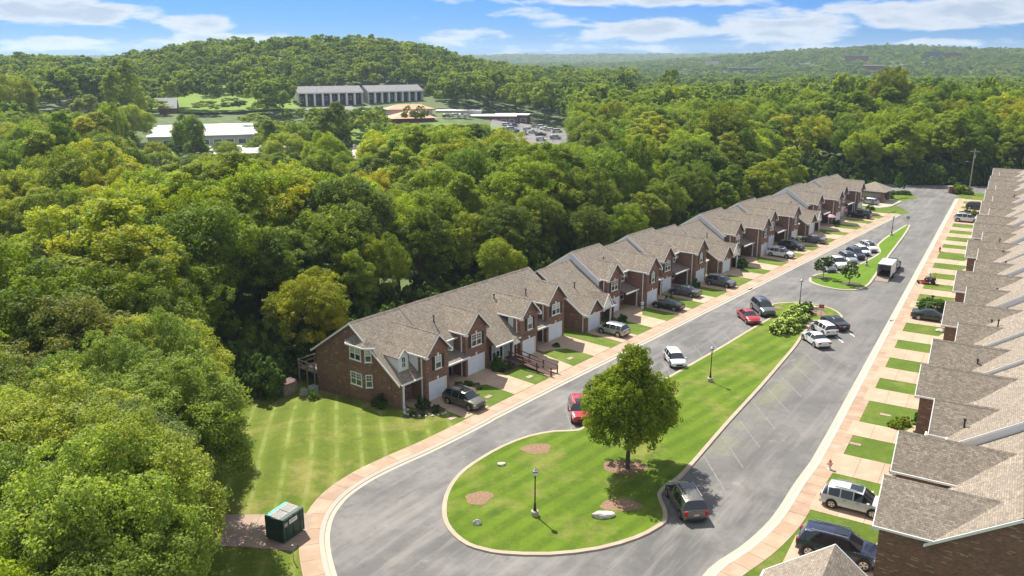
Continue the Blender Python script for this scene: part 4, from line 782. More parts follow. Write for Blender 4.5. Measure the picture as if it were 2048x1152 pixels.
    if kind in ('suv', 'bigsuv', 'van'):
        for s in (-1, 1): b_ = MB(); zz = st[6][3]; yy = st[6][5]*.93*s; b_.box(-1.7 if kind != 'suv' else -1.4, .55, yy-.025, yy+.025, zz+.02, zz+.075); parts.append(('roof_rail', b_.mesh('roof_rail', METAL), None, None))
    if kind == 'bigsuv' or kind == 'van' or kind == 'suv': b_ = MB(); zz = st[6][3]; b_.box(-.35, .5, -.42, .42, zz+.01, zz+.035); parts.append(('sunroof', b_.mesh('sunroof', GLASS), None, None))
    if kind == 'pickup': b_ = MB(); b_.box(-2.72, -1.12, -.78, .78, 1.125, 1.135); parts.append(('truck_bed', b_.mesh('truck_bed', PLAST), None, None))
    b_ = MB()
    for s in (-1, 1):
        for x in ((-.55, .35) if kind not in ('coupe',) else (.2,)): b_.box(x-.1, x+.1, s*W_*1.0-.02, s*W_*1.0+.02, st[5][2]-.16, st[5][2]-.12)
    parts.append(('door_handle', b_.mesh('door_handle', METAL), None, None))
    CARM[kind] = parts; return parts
def car(name, kind, mat, x, y, brg, label, cat, group=None, z=0.0, s=.92, lite=False):
    t = thing(name, label, cat, (x, y, z), math.pi/2-R_(brg), group); t.scale = (s, s, s)
    for nm, me, mt, loc in carmesh(kind):
        if lite and nm in ('door_handle', 'mirror', 'roof_rail', 'number_plate', 'sunroof', 'grille', 'rear_bumper'): continue
        if isinstance(me, tuple):
            w = link('tyre', me[0], None); w.name = 'wheel'; w.parent = t; w.location = loc; link('rim', me[1], w)
            if not lite: link('rim_gap', me[2], w)
            continue
        o = link(nm, me, t)
        if mt: o.material_slots[0].link = 'OBJECT'; o.material_slots[0].material = mat
    return t
PW = paint('paint_white', (.72, .72, .71), 0, .25); PBK = paint('paint_black', (.012, .012, .014), .2, .2); PRED = paint('paint_red', (.42, .012, .02), .1, .25); PGR = paint('paint_grey', (.16, .165, .17), .6, .3); PSI = paint('paint_silver', (.42, .44, .46), .6, .3); PSW = paint('paint_light_silver', (.58, .60, .63), .15, .28); PNV = paint('paint_navy', (.02, .03, .075), .4, .25); PBR = paint('paint_bronze', (.16, .15, .12), .6, .3); PCH = paint('paint_champagne', (.17, .158, .135), .5, .3); PBL = paint('paint_blue', (.03, .07, .2), .4, .3)
DG = 'cars parked in the driveways'; SG = 'cars parked in the angled stalls'
car('parked_suv', 'suv', PBR, -4.4, 71.4, 129, 'dark bronze wagon suv in the first driveway by the dormer house', 'suv', DG, .11)
car('parked_suv', 'hatch', PSI, 11.7, 92.0, 309, 'small silver suv with white roof backed out on the fifth driveway', 'suv', DG, .11)
car('parked_coupe', 'coupe', PBK, 19.9, 102.1, 306, 'black two-door coupe in a driveway of the left row', 'coupe', DG, .11)
car('parked_sedan', 'sedan', PGR, 23.3, 108.4, 306, 'dark grey sedan in the driveway beside the black coupe', 'sedan', DG, .11)
car('parked_suv', 'suv', PGR, 29.3, 113.2, 129, 'grey suv nose-out beside the low one-storey garage', 'suv', DG, .11)
car('parked_suv', 'suv', PW, 43.2, 130.9, 129, 'white suv nose-out in a driveway of the left row', 'suv', DG, .11)
car('parked_suv', 'suv', PBK, 46.7, 136.4, 129, 'black suv nose-out in the driveway next to the white suv', 'suv', DG, .11)
car('parked_sedan', 'sedan', PGR, 52.2, 141.6, 309, 'slate grey sedan in the driveway across from the five stalled cars', 'sedan', DG, .11)
car('parked_suv', 'bigsuv', PBK, 69.4, 164.8, 309, 'black suv in the last driveways of the left row', 'suv', DG, .11)
car('parked_suv', 'hatch', PSI, 78.3, 181.2, 325, 'silver hatchback parked beside the brick mail kiosk', 'hatchback', DG, .1)
car('parked_sedan', 'sedan', PBK, 84.9, 189.4, 115, 'black car nosing out from behind the brick mail kiosk', 'car', DG, .1)
car('parked_suv', 'suv', PRED, 6.0, 69.2, 178, 'bright red suv beside the big island tree', 'suv', SG)
car('parked_suv', 'hatch', PW, 17.1, 82.6, 176, 'white crossover facing the striped island lawn, alone in its stalls', 'crossover', SG)
car('parked_sedan', 'sedan', PRED, 28.9, 97.4, 174, 'red sedan beside the grey boxy suv', 'sedan', SG)
car('parked_suv', 'bigsuv', PGR, 31.6, 100.7, 176, 'grey boxy suv with roof rack beside the red sedan', 'suv', SG)
car('parked_sedan', 'sedan', PW, 34.1, 88.9, 352, 'white sedan at the flowering hedge end of the island', 'sedan', SG)
car('parked_suv', 'hatch', PW, 36.4, 92.7, 350, 'white hatchback between the white sedan and the black sedan', 'hatchback', SG)
car('parked_sedan', 'sedan', PBK, 38.5, 95.0, 350, 'black sedan with nose at the red and white sign', 'sedan', SG)
car('parked_minivan', 'van', PCH, 12.4, 53.5, 353, 'dark champagne minivan in the shade of the big island tree', 'minivan', SG)
car('pickup_truck', 'pickup', PW, 49.8, 124.3, 178, 'white pickup truck in the second island stalls, open bed', 'pickup truck', SG)
car('parked_suv', 'suv', PSI, 52.8, 127.8, 178, 'pale silver suv between the white pickup and the navy suv', 'suv', SG)
car('parked_suv', 'suv', PNV, 55.1, 130.6, 178, 'navy blue suv among the white cars of the second island', 'suv', SG)
car('parked_suv', 'hatch', PW, 57.2, 133.2, 178, 'white car between the navy suv and the last white crossover', 'car', SG)
car('parked_suv', 'suv', PW, 59.3, 135.8, 178, 'white crossover furthest in the second island stalls, behind the lamp', 'crossover', SG)
car('parked_sedan', 'sedan', PGR, 47.5, 122.4, 178, 'grey sedan half hidden behind the left crape myrtle', 'sedan', SG)
car('parked_suv', 'suv', PSW, 24.3, 53.1, 121, 'silver suv with wheel sporty rims in the driveway beside the white hydrant', 'suv', DG, .12, .96)
car('parked_suv', 'bigsuv', PNV, 20.9, 47.1, 118, 'big black blue suv half behind the nearest gable roof peak', 'suv', DG, .12, .98)
car('parked_suv', 'bigsuv', PW, 88.6, 160.3, 121, 'white older suv in a driveway near the far shrubs of the right row', 'suv', DG, .12, .9)
car('parked_suv', 'suv', PBK, 98.0, 174.2, 121, 'black suv with roof bars behind the white suv in the right row', 'suv', DG, .12)
car('parked_sedan', 'sedan', PBK, 51.1, 97.3, 121, 'black sedan beside the big round driveway shrub', 'sedan', DG, .12)
# truck with open box trailer
def trailer():
    b = 33.5; t = thing('box_trailer', 'white enclosed trailer with open back and lowered ramp behind a black pickup', 'trailer', (54.9, 118.7, 0), math.pi/2-R_(b))
    L_, W_, H = 4.2, 1.85, 2.2; m_ = MB(); m_.box(-L_/2, L_/2, W_/2-.04, W_/2, .4, H); m_.build('side_wall', WHT, t); m_ = MB(); m_.box(-L_/2, L_/2, -W_/2, -W_/2+.04, .4, H); m_.build('side_wall', WHT, t); m_ = MB(); m_.box(L_/2-.04, L_/2, -W_/2+.041, W_/2-.041, .4, H); m_.build('front_wall', WHT, t)
    m_ = MB(); m_.box(-L_/2-.02, L_/2+.02, -W_/2-.02, W_/2+.02, H+.002, H+.06); m_.build('roof', PW, t); m_ = MB(); m_.box(-L_/2, L_/2, -W_/2+.041, W_/2-.041, .4, .46); m_.build('floor', WOOD, t)
    m_ = MB(); m_.v = []; a = [(-L_/2, -W_/2+.05, .44), (-L_/2-1.5, -W_/2+.05, .06), (-L_/2-1.5, W_/2-.05, .06), (-L_/2, W_/2-.05, .44)]; m_.slab(a, .05); m_.build('ramp', GREYW, t)
    m_ = MB(); m_.box(-L_/2-.03, -L_/2, -W_/2, -W_/2+.07, .4, H); m_.box(-L_/2-.03, -L_/2, W_/2-.07, W_/2, .4, H); m_.box(-L_/2-.03, -L_/2, -W_/2, W_/2, H-.08, H); m_.build('door_frame', METAL, t)
    for s in (-1, 1):
        for x in (-.4, .35): w_ = MB(); w_.tube((x, s*(W_/2+.02), .3), (x, s*(W_/2+.2), .3), .3, .3, 16); w = w_.build('wheel', RUB, t, True); w_ = MB(); w_.tube((x, s*(W_/2+.05), .3), (x, s*(W_/2+.21), .3), .16, .16, 12); w_.build('rim', RIM, w)
    m_ = MB(); m_.tube((L_/2, 0, .42), (L_/2+1.0, 0, .45), .05, .05, 6); m_.build('tow_bar', METAL, t)
trailer(); car('pickup_truck', 'pickup', PBK, 57.6, 122.9, 33.5, 'black pickup truck hitched in front of the white trailer', 'pickup truck')
# ------------------------------------------------------------------ street furniture
def lamp(x, y, label, z=.12, arm=False):
    t = thing('street_lamp', label, 'street lamp', (x, y, z), 0, 'black post lamps along the islands')
    m_ = MB(); m_.lathe([(.27, 0), (.27, .34), (.22, .38)], n=16); m_.build('footing', CONC, t, True); m_ = MB(); m_.lathe([(.13, .38), (.12, .5), (.085, .6), (.075, .9), (.05, 1.0), (.042, 2.85), (.07, 2.9), (.05, 3.0), (.1, 3.08)], n=10); m_.build('post', BLACK, t, True)
    m_ = MB(); m_.lathe([(.10, 3.08), (.17, 3.2), (.19, 3.36), (.15, 3.5), (.06, 3.57)], n=12); gl = m_.build('lamp_globe', LGLOBE, t, True); m_ = MB(); m_.lathe([(.185, 3.33), (.20, 3.37), (.185, 3.41)], n=12); m_.build('globe_band', BLACK, gl); m_ = MB(); m_.lathe([(.15, 3.51), (.1, 3.58), (.03, 3.62), (.02, 3.72)], n=10); m_.build('finial', METAL, gl, True)
    if arm: m_ = MB(); m_.box(-.07, .07, -.16, -.04, 1.15, 1.5); m_.build('box', BLACK, t)
    return t
lamp(1.6, 52.1, 'black post lamp between the bare mulch circles of the near island'); lamp(19.6, 77.2, 'black post lamp in the middle of the long striped lawn'); lamp(37.0, 103.0, 'black post lamp behind the lime flowering hedge'); lamp(54.5, 124.7, 'black post lamp in front of the white parked cars'); lamp(68.3, 147.4, 'black post lamp at the narrow tip of the far island', arm=True)
def rock(x, y, sx, sy, sz, label, seed, rot=0, z=.1):
    import bmesh
    bm = bmesh.new(); bmesh.ops.create_icosphere(bm, subdivisions=3, radius=1); g = np.random.default_rng(seed); pl = g.normal(size=(9, 3)); pl /= np.linalg.norm(pl, axis=1)[:, None]
    for v in bm.verts:
        c = np.array(v.co); 
        for p in pl: d = c@p; c = c-p*max(0, d-.72)*.9
        c = c*(1+.05*math.sin(9*c[0]+5*c[2])); v.co = Vector((c[0]*sx, c[1]*sy, max(c[2], -.3)*sz))
    me = bpy.data.meshes.new('boulder'); bm.to_mesh(me); bm.free(); me.materials.append(ROCK); o = link('boulder', me); o.location = (x, y, z+.2*sz); o.rotation_euler[2] = rot; tag(o, label, 'rock')
rock(6.3, 52.0, .98, .45, .36, 'large pale flat-topped boulder on the near island', 1, R_(8)); rock(-2.4, 51.0, .32, .28, .34, 'small pointed white rock by the island kerb', 2); rock(-.8, 59.6, .38, .3, .2, 'small pale rock at the upper left of the near island', 3)
rock(38.6, 101.8, .85, .4, .42, 'white rock in the mulch behind the dark grass clump', 4, R_(-35)); rock(50.0, 92.8, .5, .42, .3, 'tan rock at the edge of a front lawn by the gable house', 5)
def hydrant(x, y, mat, label):
    t = thing('fire_hydrant', label, 'fire hydrant', (x, y, .12)); m_ = MB(); m_.lathe([(.17, 0), (.17, .05), (.11, .08), (.11, .55), (.14, .56), (.14, .6)], n=12); m_.build('barrel', WHT if mat == 'w' else RED, t, True)
    c_ = ORG if mat == 'w' else RED; m_ = MB(); m_.lathe([(.13, .6), (.12, .7), (.05, .77), (.04, .82)], n=12); m_.build('cap', c_, t, True)
    for s in (-1, 1): m_ = MB(); m_.tube((s*.1, 0, .45), (s*.22, 0, .45), .06, .06, 8); m_.build('nozzle', c_, t)
    m_ = MB(); m_.tube((0, -.1, .42), (0, -.22, .42), .08, .08, 8); m_.build('nozzle', c_, t)
ORG = plain('hydrant_orange', (.55, .16, .06), .5)
hydrant(24.7, 58.9, 'w', 'white hydrant with orange cap by the silver suv driveway'); hydrant(70.6, 134.5, 'r', 'red fire hydrant on the far right front lawn')
def sign(x, y, h, w, hh, cols, label, brg, txt=None, post=METAL):
    t = thing('road_sign', label, 'sign', (x, y, .12), math.pi-R_(brg)); m_ = MB(); m_.box(-.03, .03, 0, .06, 0, h); m_.build('post', post, t); z = h-hh
    for (a, b, c) in cols: m_ = MB(); m_.box(-w/2, w/2, -.025, -.003, z+hh*a+.001, z+hh*b-.001); m_.build('sign_panel', c, t)
    if txt:
        for s_, zz, sz, mt in txt: cu = bpy.data.curves.new('lettering', 'FONT'); cu.body = s_; cu.size = sz; cu.align_x = 'CENTER'; cu.align_y = 'CENTER'; cu.extrude = .002; cu.materials.append(mt); o = tomesh('lettering', cu, t); o.rotation_euler = (PI/2, 0, 0); o.location = (0, -.03, z+hh*zz)
sign(37.9, 97.9, 1.75, .62, .8, [(0, .42, WHT), (.42, 1, RED)], 'red and white parking sign on a post at the nose of the black sedan', 200, [('NO PARKING', .72, .1, WHT), ('VIOLATORS TOWED', .22, .06, RED)])
GRNS = plain('sign_back', (.30, .33, .30), .5); sign(74.9, 155.7, 2.0, .6, .6, [(0, 1, GRNS)], 'grey square road sign seen at the far island tip', 205)
# dumpster: dark green bin, slatted worn lid, labels
def dumpster():
    t = thing('dumpster', 'dark green dumpster with worn slatted lids on the brown pad', 'dumpster', (-15.2, 49.7, .13), R_(62))
    G = plain('bin_green', (.009, .055, .032), .5, .3, 2); T = plain('bin_teal', (.05, .36, .26), .5, .15, 3); S = plain('worn_lid', (.50, .46, .42), .7, .2, 9)
    t.scale = (.93, .93, .93); L_, W_, H = 2.1, 1.65, 1.75; m_ = MB(); m_.prism([(-W_/2, .1), (W_/2, .1), (W_/2, H), (-W_/2, H+.12)], -L_/2, L_/2, 'x'); m_.build('bin', G, t)
    m_ = MB(); 
    for x in (-L_/2-.02, L_/2-.04): m_.box(x, x+.06, -W_/2-.02, W_/2+.02, .1, H+.02)
    for x in (-.7, 0, .7): m_.box(x-.03, x+.03, -W_/2-.03, -W_/2, .15, H)
    m_.build('rib', G, t)
    for k in range(2):
        x0 = -L_/2+.02+k*1.045; l = MB(); l.slab([(x0, -W_/2-.05, H+.03), (x0+1.02, -W_/2-.05, H+.03), (x0+1.02, W_/2-.3, H+.10), (x0, W_/2-.3, H+.10)], .03); ld = l.build('lid', BLACK, t)
        for j in range(8): a = x0+.05+j*.122; s_ = MB(); s_.slab([(a, -W_/2-.04, H+.07), (a+.065, -W_/2-.04, H+.07), (a+.065, W_/2-.33, H+.14), (a, W_/2-.33, H+.14)], .04); s_.build('slat', S, ld)
    m_ = MB(); m_.box(-L_/2, L_/2, W_/2-.3, W_/2+.03, H+.02, H+.1); m_.build('hinge_board', T, t)
    m_ = MB(); m_.box(-.45, .35, -W_/2-.05, -W_/2-.035, 1.28, 1.6); lb = m_.build('label_plate', WHT, t); cu = bpy.data.curves.new('lettering', 'FONT'); cu.body = 'EMPTY'; cu.size = .2; cu.align_x = 'CENTER'; cu.align_y = 'CENTER'; cu.extrude = .002; cu.materials.append(BLACK); o = tomesh('lettering', cu, lb); o.rotation_euler = (PI/2, 0, 0); o.location = (-.05, -W_/2-.053, 1.44)
    m_ = MB(); m_.box(-.95, -.62, -W_/2-.05, -W_/2-.035, 1.25, 1.55); m_.build('label_plate', METAL, t)
    for x in (-.8, .8): m_ = MB(); m_.box(x-.08, x+.08, -.7, .7, 0, .1); m_.build('skid', BLACK, t)
    return t
dumpster()
t = thing('marker_post', 'thin metal marker post in the grass below the dumpster', 'post', (-13.9, 46.6, .08)); m_ = MB(); m_.tube((0, 0, 0), (0, 0, 1.15), .03, .03, 6); m_.build('post', METAL, t); m_ = MB(); m_.box(-.05, .05, -.03, .03, 1.02, 1.18); m_.build('cap', METAL, t)
# wooden access ramp
def ramp():
    t = thing('access_ramp', 'dark wooden access ramp with rails beside the third driveway', 'ramp', (*Lp(13.35, 0), 0), RZL)
    for k in range(34): y = .1+k*.18; z = .16+.55*ss(.1, 5.6, y)*1; m_ = MB(); m_.box(.06, 1.05, y, y+.165, z-.04, z); m_.build('plank', WOOD, t)
    for x in (0, 1.08):
        for y in (.1, 1.9, 3.7, 5.5): z = .16+.55*ss(.1, 5.6, y); m_ = MB(); m_.box(x-.05, x+.05, y-.05, y+.05, 0, z+.85); m_.build('post', WOOD, t)
        for dz, th in ((.85, .05), (.45, .04)): m_ = MB(); z0, z1 = .16, .71; m_.v = []; b = 0; m_.slab([(x-.05, .05, z0+dz), (x+.05, .05, z0+dz), (x+.05, 5.6, z1+dz), (x-.05, 5.6, z1+dz)], th if dz < .8 else .06); m_.build('rail', WOOD, t)
ramp()
# deck and yard things behind the first house
t = thing('wooden_deck', 'weathered raised wooden deck behind the first house', 'deck', (*Lp(-1.9, 18.0), 0), RZL)
for k in range(14): m_ = MB(); m_.box(.1, 4.2, .1+k*.2, .28+k*.2, .55, .6); m_.build('board', GREYW, t)
for x, y in ((.1, 2.8), (2.1, 2.8), (4.1, 2.8), (.1, .3), (.1, 1.5)): m_ = MB(); m_.box(x-.06, x+.06, y-.06, y+.06, -1.4, 1.5); m_.build('post', GREYW, t)
for a in ((.02, .1, .1, 2.85), (.1, 4.2, 2.8, 2.88)):
    for z in (1.42, 1.0): m_ = MB(); m_.box(a[0], a[1], a[2], a[3], z, z+.07); m_.build('rail', GREYW, t)
t = thing('ac_unit', 'pale green air conditioning unit behind the first house', 'ac unit', (*Lp(-2.9, 17.2), -.95), RZL); m_ = MB(); m_.box(-.35, .35, -.35, .35, 0, .8); m_.build('casing', plain('ac_green', (.35, .42, .36), .5), t); m_ = MB(); m_.lathe([(.3, .8), (.28, .86)], n=14); m_.build('fan_guard', METAL, t)
t = thing('ac_unit', 'second pale unit on the outer side of the air conditioner', 'ac unit', (*Lp(-3.8, 17.5), -.95), RZL); m_ = MB(); m_.box(-.25, .25, -.25, .25, 0, .7); m_.build('casing', plain('ac_grey', (.4, .43, .4), .5), t); m_ = MB(); m_.box(-.2, .2, -.2, .2, .7, .74); m_.build('lid', METAL, t)
t = thing('bin_enclosure', 'small brown slatted bin enclosure behind the first house', 'enclosure', (*Lp(-4.4, 19.2), -1.0), RZL)
for k in range(8): m_ = MB(); m_.box(-.8+k*.2, -.62+k*.2, -.5, -.45, 0, 1.15); m_.build('slat', GREYW, t)
m_ = MB(); m_.slab([(-.85, -.55, 1.25), (.85, -.55, 1.25), (.85, .6, 1.35), (-.85, .6, 1.35)], .06); m_.build('lid', WOOD, t); m_ = MB(); m_.box(-.8, -.74, -.44, .5, 0, 1.15); m_.box(.74, .8, -.44, .5, 0, 1.15); m_.build('side_panel', GREYW, t)
# privacy fence seen at the edge of the near trees
t = thing('wooden_fence', 'weathered tall board fence at the wood edge behind the left yard', 'fence', (-25.2, 80.5, -1.0), R_(100))
for k in range(22): m_ = MB(); m_.box(k*.24, k*.24+.22, -.02, .02, 0, 2.0+rnd.uniform(-.03, .03)); m_.build('board', GREYW, t)
# mail kiosk
def kiosk():
    t = thing('mail_kiosk', 'open brick mail kiosk with tan hipped roof at the street entrance', 'kiosk', (81.3, 186.7, .08), R_(54))
    h = 2.55; r = MB(); e = 3.3; a = 4.15
    for p, q in (((-e, -e), (e, -e)), ((e, -e), (e, e)), ((e, e), (-e, e)), ((-e, e), (-e, -e))): r.face([(*p, h), (*q, h), (0, 0, a)])
    r.face([(-e, -e, h-.03), (-e, e, h-.03), (e, e, h-.03), (e, -e, h-.03)]); r.build('roof', SHING, t)
    m_ = MB()
    for x0, x1, y0, y1 in ((-e, e, -e-.03, -e+.03), (-e, e, e-.03, e+.03), (-e-.03, -e+.03, -e+.03, e-.03), (e-.03, e+.03, -e+.03, e-.03)): m_.box(x0, x1, y0, y1, h-.22, h-.01)
    m_.build('fascia', TRIM, t)
    for x in (-2.5, 2.5):
        for y in (-2.5, 2.5): m_ = MB(); m_.box(x-.35, x+.35, y-.35, y+.35, 0, h-.05); m_.build('pillar', BRICK, t)
    m_ = MB(); m_.box(-2.55, -2.3, -2.1, 2.1, 0, 1.0); m_.box(-2.55, -2.3, -2.1, 2.1, 1.9, h-.25); w = m_.build('wall', BRICK, t); m_ = MB(); m_.box(-2.5, -2.38, -2.1, 2.1, 1.0, 1.9); m_.build('mailbox_panel', METAL, w)
kiosk()
for pts in ([(78.2, 176.2), (81.8, 178.0), (84.0, 181.0), (87.2, 184.8), (82.5, 191.5), (76.5, 186.5), (74.5, 181)],): sheet('kiosk_pad', [(x, y, .105) for x, y in pts], .1, CONC)
# zero-turn mower with rider
def skinfig(name, pts, edges, rad, mat, parent, lv=2):
    me = bpy.data.meshes.new(name); me.from_pydata(pts, edges, []); o = link(name, me, parent); sk = o.modifiers.new('skin', 'SKIN'); sk.use_smooth_shade = True
    for i, r in enumerate(rad): me.skin_vertices[0].data[i].radius = (r, r)
    me.skin_vertices[0].data[0].use_root = True; s = o.modifiers.new('sub', 'SUBSURF'); s.levels = s.render_levels = lv; me.materials.append(mat); return o
def mower():
    x, y = 59.0, 114.3; t = thing('ride_on_mower', 'orange and black ride-on mower on a front lawn strip', 'mower', (x, y, .12), math.pi/2-R_(285)); O = plain('mower_orange', (.30, .05, .015), .4)
    m_ = MB(); m_.box(-.75, .35, -.32, .32, .3, .52); m_.build('chassis', PLAST, t); m_ = MB(); m_.box(-.9, -.35, -.3, .3, .52, .85); m_.build('engine', PLAST, t)
    m_ = MB(); m_.box(-.05, .95, -.68, .68, .12, .26); m_.box(.05, .85, -.5, .5, .26, .32); m_.build('mowing_deck', O, t); m_ = MB(); m_.box(.3, 1.3, -.28, -.2, .3, .38); m_.box(.3, 1.3, .2, .28, .3, .38); m_.box(1.22, 1.3, -.35, .35, .3, .4); m_.build('front_frame', O, t)
    m_ = MB(); m_.box(-.3, .15, -.25, .25, .55, .65); m_.box(-.38, -.28, -.25, .25, .6, 1.05); m_.build('seat', plain('seat_grey', (.35, .33, .3), .6), t)
    for s in (-1, 1):
        m_ = MB(); m_.tube((-.55, s*.35, .28), (-.55, s*.58, .28), .28, .28, 16); m_.build('rear_wheel', RUB, t, True); m_ = MB(); m_.tube((1.3, s*.33, .15), (1.3, s*.45, .15), .15, .15, 12); m_.build('front_wheel', RUB, t, True)
        m_ = MB(); m_.tube((-.62, s*.33, .6), (-.85, s*.33, 1.55), .025, .025, 6); m_.build('roll_bar', O, t); m_ = MB(); m_.tube((.05, s*.3, .6), (.35, s*.26, .98), .018, .018, 6); m_.build('lever', BLACK, t)
    m_ = MB(); m_.tube((-.85, -.33, 1.55), (-.85, .33, 1.55), .025, .025, 6); m_.build('roll_bar', O, t)
    SK = plain('skin', (.35, .2, .14), .6, .05); SHIRT = plain('shirt_lavender', (.42, .38, .45), .8, .1); TR = plain('dark_trousers', (.03, .03, .035), .8); HAT = plain('straw_hat', (.5, .44, .33), .8)
    p = thing('person', 'person in a lavender shirt and pale wide hat riding the mower', 'person', (x, y, .12), math.pi/2-R_(285))
    P = [(-.12, 0, .72), (-.16, 0, .95), (-.15, 0, 1.15), (-.13, 0, 1.27), (-.11, 0, 1.36), (-.09, 0, 1.5)]; E_ = [(0, 1), (1, 2), (2, 3), (3, 4), (4, 5)]; Rr = [.15, .14, .16, .09, .055, .095]
    for s in (-1, 1):
        b = len(P); P += [(-.14, s*.19, 1.2), (-.0, s*.27, .98), (.28, s*.26, 1.0), (.36, s*.26, 1.0)]; E_ += [(2, b), (b, b+1), (b+1, b+2), (b+2, b+3)]; Rr += [.065, .05, .035, .04]
        b = len(P); P += [(-.05, s*.12, .72), (.4, s*.17, .76), (.55, s*.16, .42), (.7, s*.16, .40)]; E_ += [(0, b), (b, b+1), (b+1, b+2), (b+2, b+3)]; Rr += [.095, .07, .05, .045]
    bod = skinfig('body', P, E_, Rr, SK, p)
    m_ = MB(); m_.lathe([(.02, 1.66), (.1, 1.65), (.12, 1.56), (.27, 1.535), (.28, 1.55), (.13, 1.57)], (-.09, 0, 0), n=16); m_.build('hat', HAT, p, True)
    Pt = [(-.12, 0, .7), (-.16, 0, .95), (-.15, 0, 1.15), (-.13, 0, 1.25)]; Et = [(0, 1), (1, 2), (2, 3)]; Rt = [.165, .155, .175, .1]
    for s in (-1, 1): b = len(Pt); Pt += [(-.14, s*.19, 1.2), (-.05, s*.24, 1.07), (.05, s*.28, .985)]; Et += [(2, b), (b, b+1), (b+1, b+2)]; Rt += [.08, .065, .055]
    skinfig('shirt', Pt, Et, Rt, SHIRT, p)
    Pt = [(-.12, 0, .7)]; Et = []; Rt = [.16]
    for s in (-1, 1): b = len(Pt); Pt += [(-.03, s*.12, .72), (.4, s*.17, .76), (.54, s*.16, .48)]; Et += [(0, b), (b, b+1), (b+1, b+2)]; Rt += [.11, .085, .065]
    skinfig('trousers', Pt, Et, Rt, TR, p)
    for s in (-1, 1): m_ = MB(); m_.box(.52, .8, s*.16-.05, s*.16+.05, .34, .44); m_.build('shoe', PLAST, p)
mower()
# utility poles and wires
def pole(x, y, h, label, arm=True, z=None):
    z = hgt(x, y) if z is None else z; t = thing('utility_pole', label, 'utility pole', (x, y, z)); m_ = MB(); m_.tube((0, 0, -.5), (0, 0, h), .16, .1, 8); m_.build('pole', POLEW, t, True)
    if arm: m_ = MB(); m_.box(-1.1, 1.1, -.05, .05, h-.7, h-.58); m_.build('crossarm', POLEW, t); m_ = MB(); m_.tube((0, 0, h-3.2), (-1.6, -.3, h-2.9), .03, .03, 6); m_.tube((-1.5, -.3, h-2.95), (-2.1, -.35, h-2.95), .09, .06, 6); m_.build('lamp_arm', METAL, t); m_ = MB(); m_.tube((.25, 0, h-2.2), (.25, 0, h-1.4), .17, .17, 10); m_.build('transformer', METAL, t)
pole(107.3, 195.0, 10.6, 'weathered utility pole with street light by the entrance shrubs', z=.05); pole(69.5, 222, 10.5, 'utility pole half hidden in the trees beyond the cross street')
def wire(a, b, sag, label):
    cu = bpy.data.curves.new('power_line', 'CURVE'); cu.dimensions = '3D'; cu.bevel_depth = .03; sp = cu.splines.new('POLY'); n = 16; sp.points.add(n-1)
    for i in range(n): t_ = i/(n-1); p = Vector(a).lerp(Vector(b), t_); sp.points[i].co = (p.x, p.y, p.z-sag*4*t_*(1-t_), 1)
    cu.materials.append(BLACK); o = tomesh('power_line', cu, None); tag(o, label, 'power line')
wire((107.3, 195, 10.2), (20, 214, 10.2), 1.4, 'upper power line running left from the utility pole'); wire((107.3, 195, 7.6), (20, 214, 7.4), 1.2, 'lower power line running left from the utility pole'); wire((107.3, 195, 10.2), (190, 176, 10.4), 1.2, 'power line running right from the utility pole')
t = thing('guard_rail', 'pale low guard rail along the far side of the cross street', 'guard rail', (0, 0, 0))
gp = [(56, 222), (72, 219.0), (88, 215.6), (104, 212.4), (120, 209.2), (140, 205)]
for i in range(len(gp)-1):
    a, b = gp[i], gp[i+1]; m_ = MB(); m_.slab([(a[0], a[1], .62), (b[0], b[1], .62), (b[0]+.02, b[1]+.09, .62), (a[0]+.02, a[1]+.09, .62)], .34); m_.build('rail', METAL, t)
    for k in range(4): f = k/4; x, y = a[0]+(b[0]-a[0])*f, a[1]+(b[1]-a[1])*f+.1; m_ = MB(); m_.box(x-.07, x+.07, y, y+.12, -1.2, .6); m_.build('post', POLEW, t)
t = thing('traffic_barrel', 'orange and white traffic barrel on the cross street verge', 'traffic barrel', (98.6, 210.4, -.3)); m_ = MB(); m_.lathe([(.3, 0), (.28, .3)], n=12); m_.lathe([(.27, .5), (.25, .75)], n=12); m_.build('body', ORG, t); m_ = MB(); m_.lathe([(.285, .3), (.27, .5)], n=12); m_.lathe([(.24, .75), (.22, 1.0)], n=12); m_.build('band', WHT, t)
t = thing('entrance_pier', 'short brick entrance pier beside the corner shrubs', 'pier', (103.9, 197.0, .05), R_(-10)); m_ = MB(); m_.box(-.4, .4, -.4, .4, 0, 1.5); m_.build('pier', BRICK, t); m_ = MB(); m_.box(-.5, .5, -.5, .5, 1.5, 1.62); m_.build('capstone', CONC, t)
for i, (x, y, L_) in enumerate([(24.8, 106.6, 0)]): pass
t = thing('drain_inlet', 'dark storm drain opening in the left kerb', 'drain', (*Lp(57.5, -1.55), 0), RZL); m_ = MB(); m_.box(-.5, .5, -.2, .16, .1, .13); m_.build('lid', CONC, t); m_ = MB(); m_.box(-.42, .42, -.24, -.2, .0, .1); m_.build('opening', BLACK, t)
t = thing('drain_inlet', 'dark storm drain opening in the right kerb by the round shrub', 'drain', (*Rp(107.5, -10.3), 0), RZR); m_ = MB(); m_.box(-.5, .5, -.2, .16, .1, .13); m_.build('lid', CONC, t); m_ = MB(); m_.box(-.42, .42, -.24, -.2, .0, .1); m_.build('opening', BLACK, t)
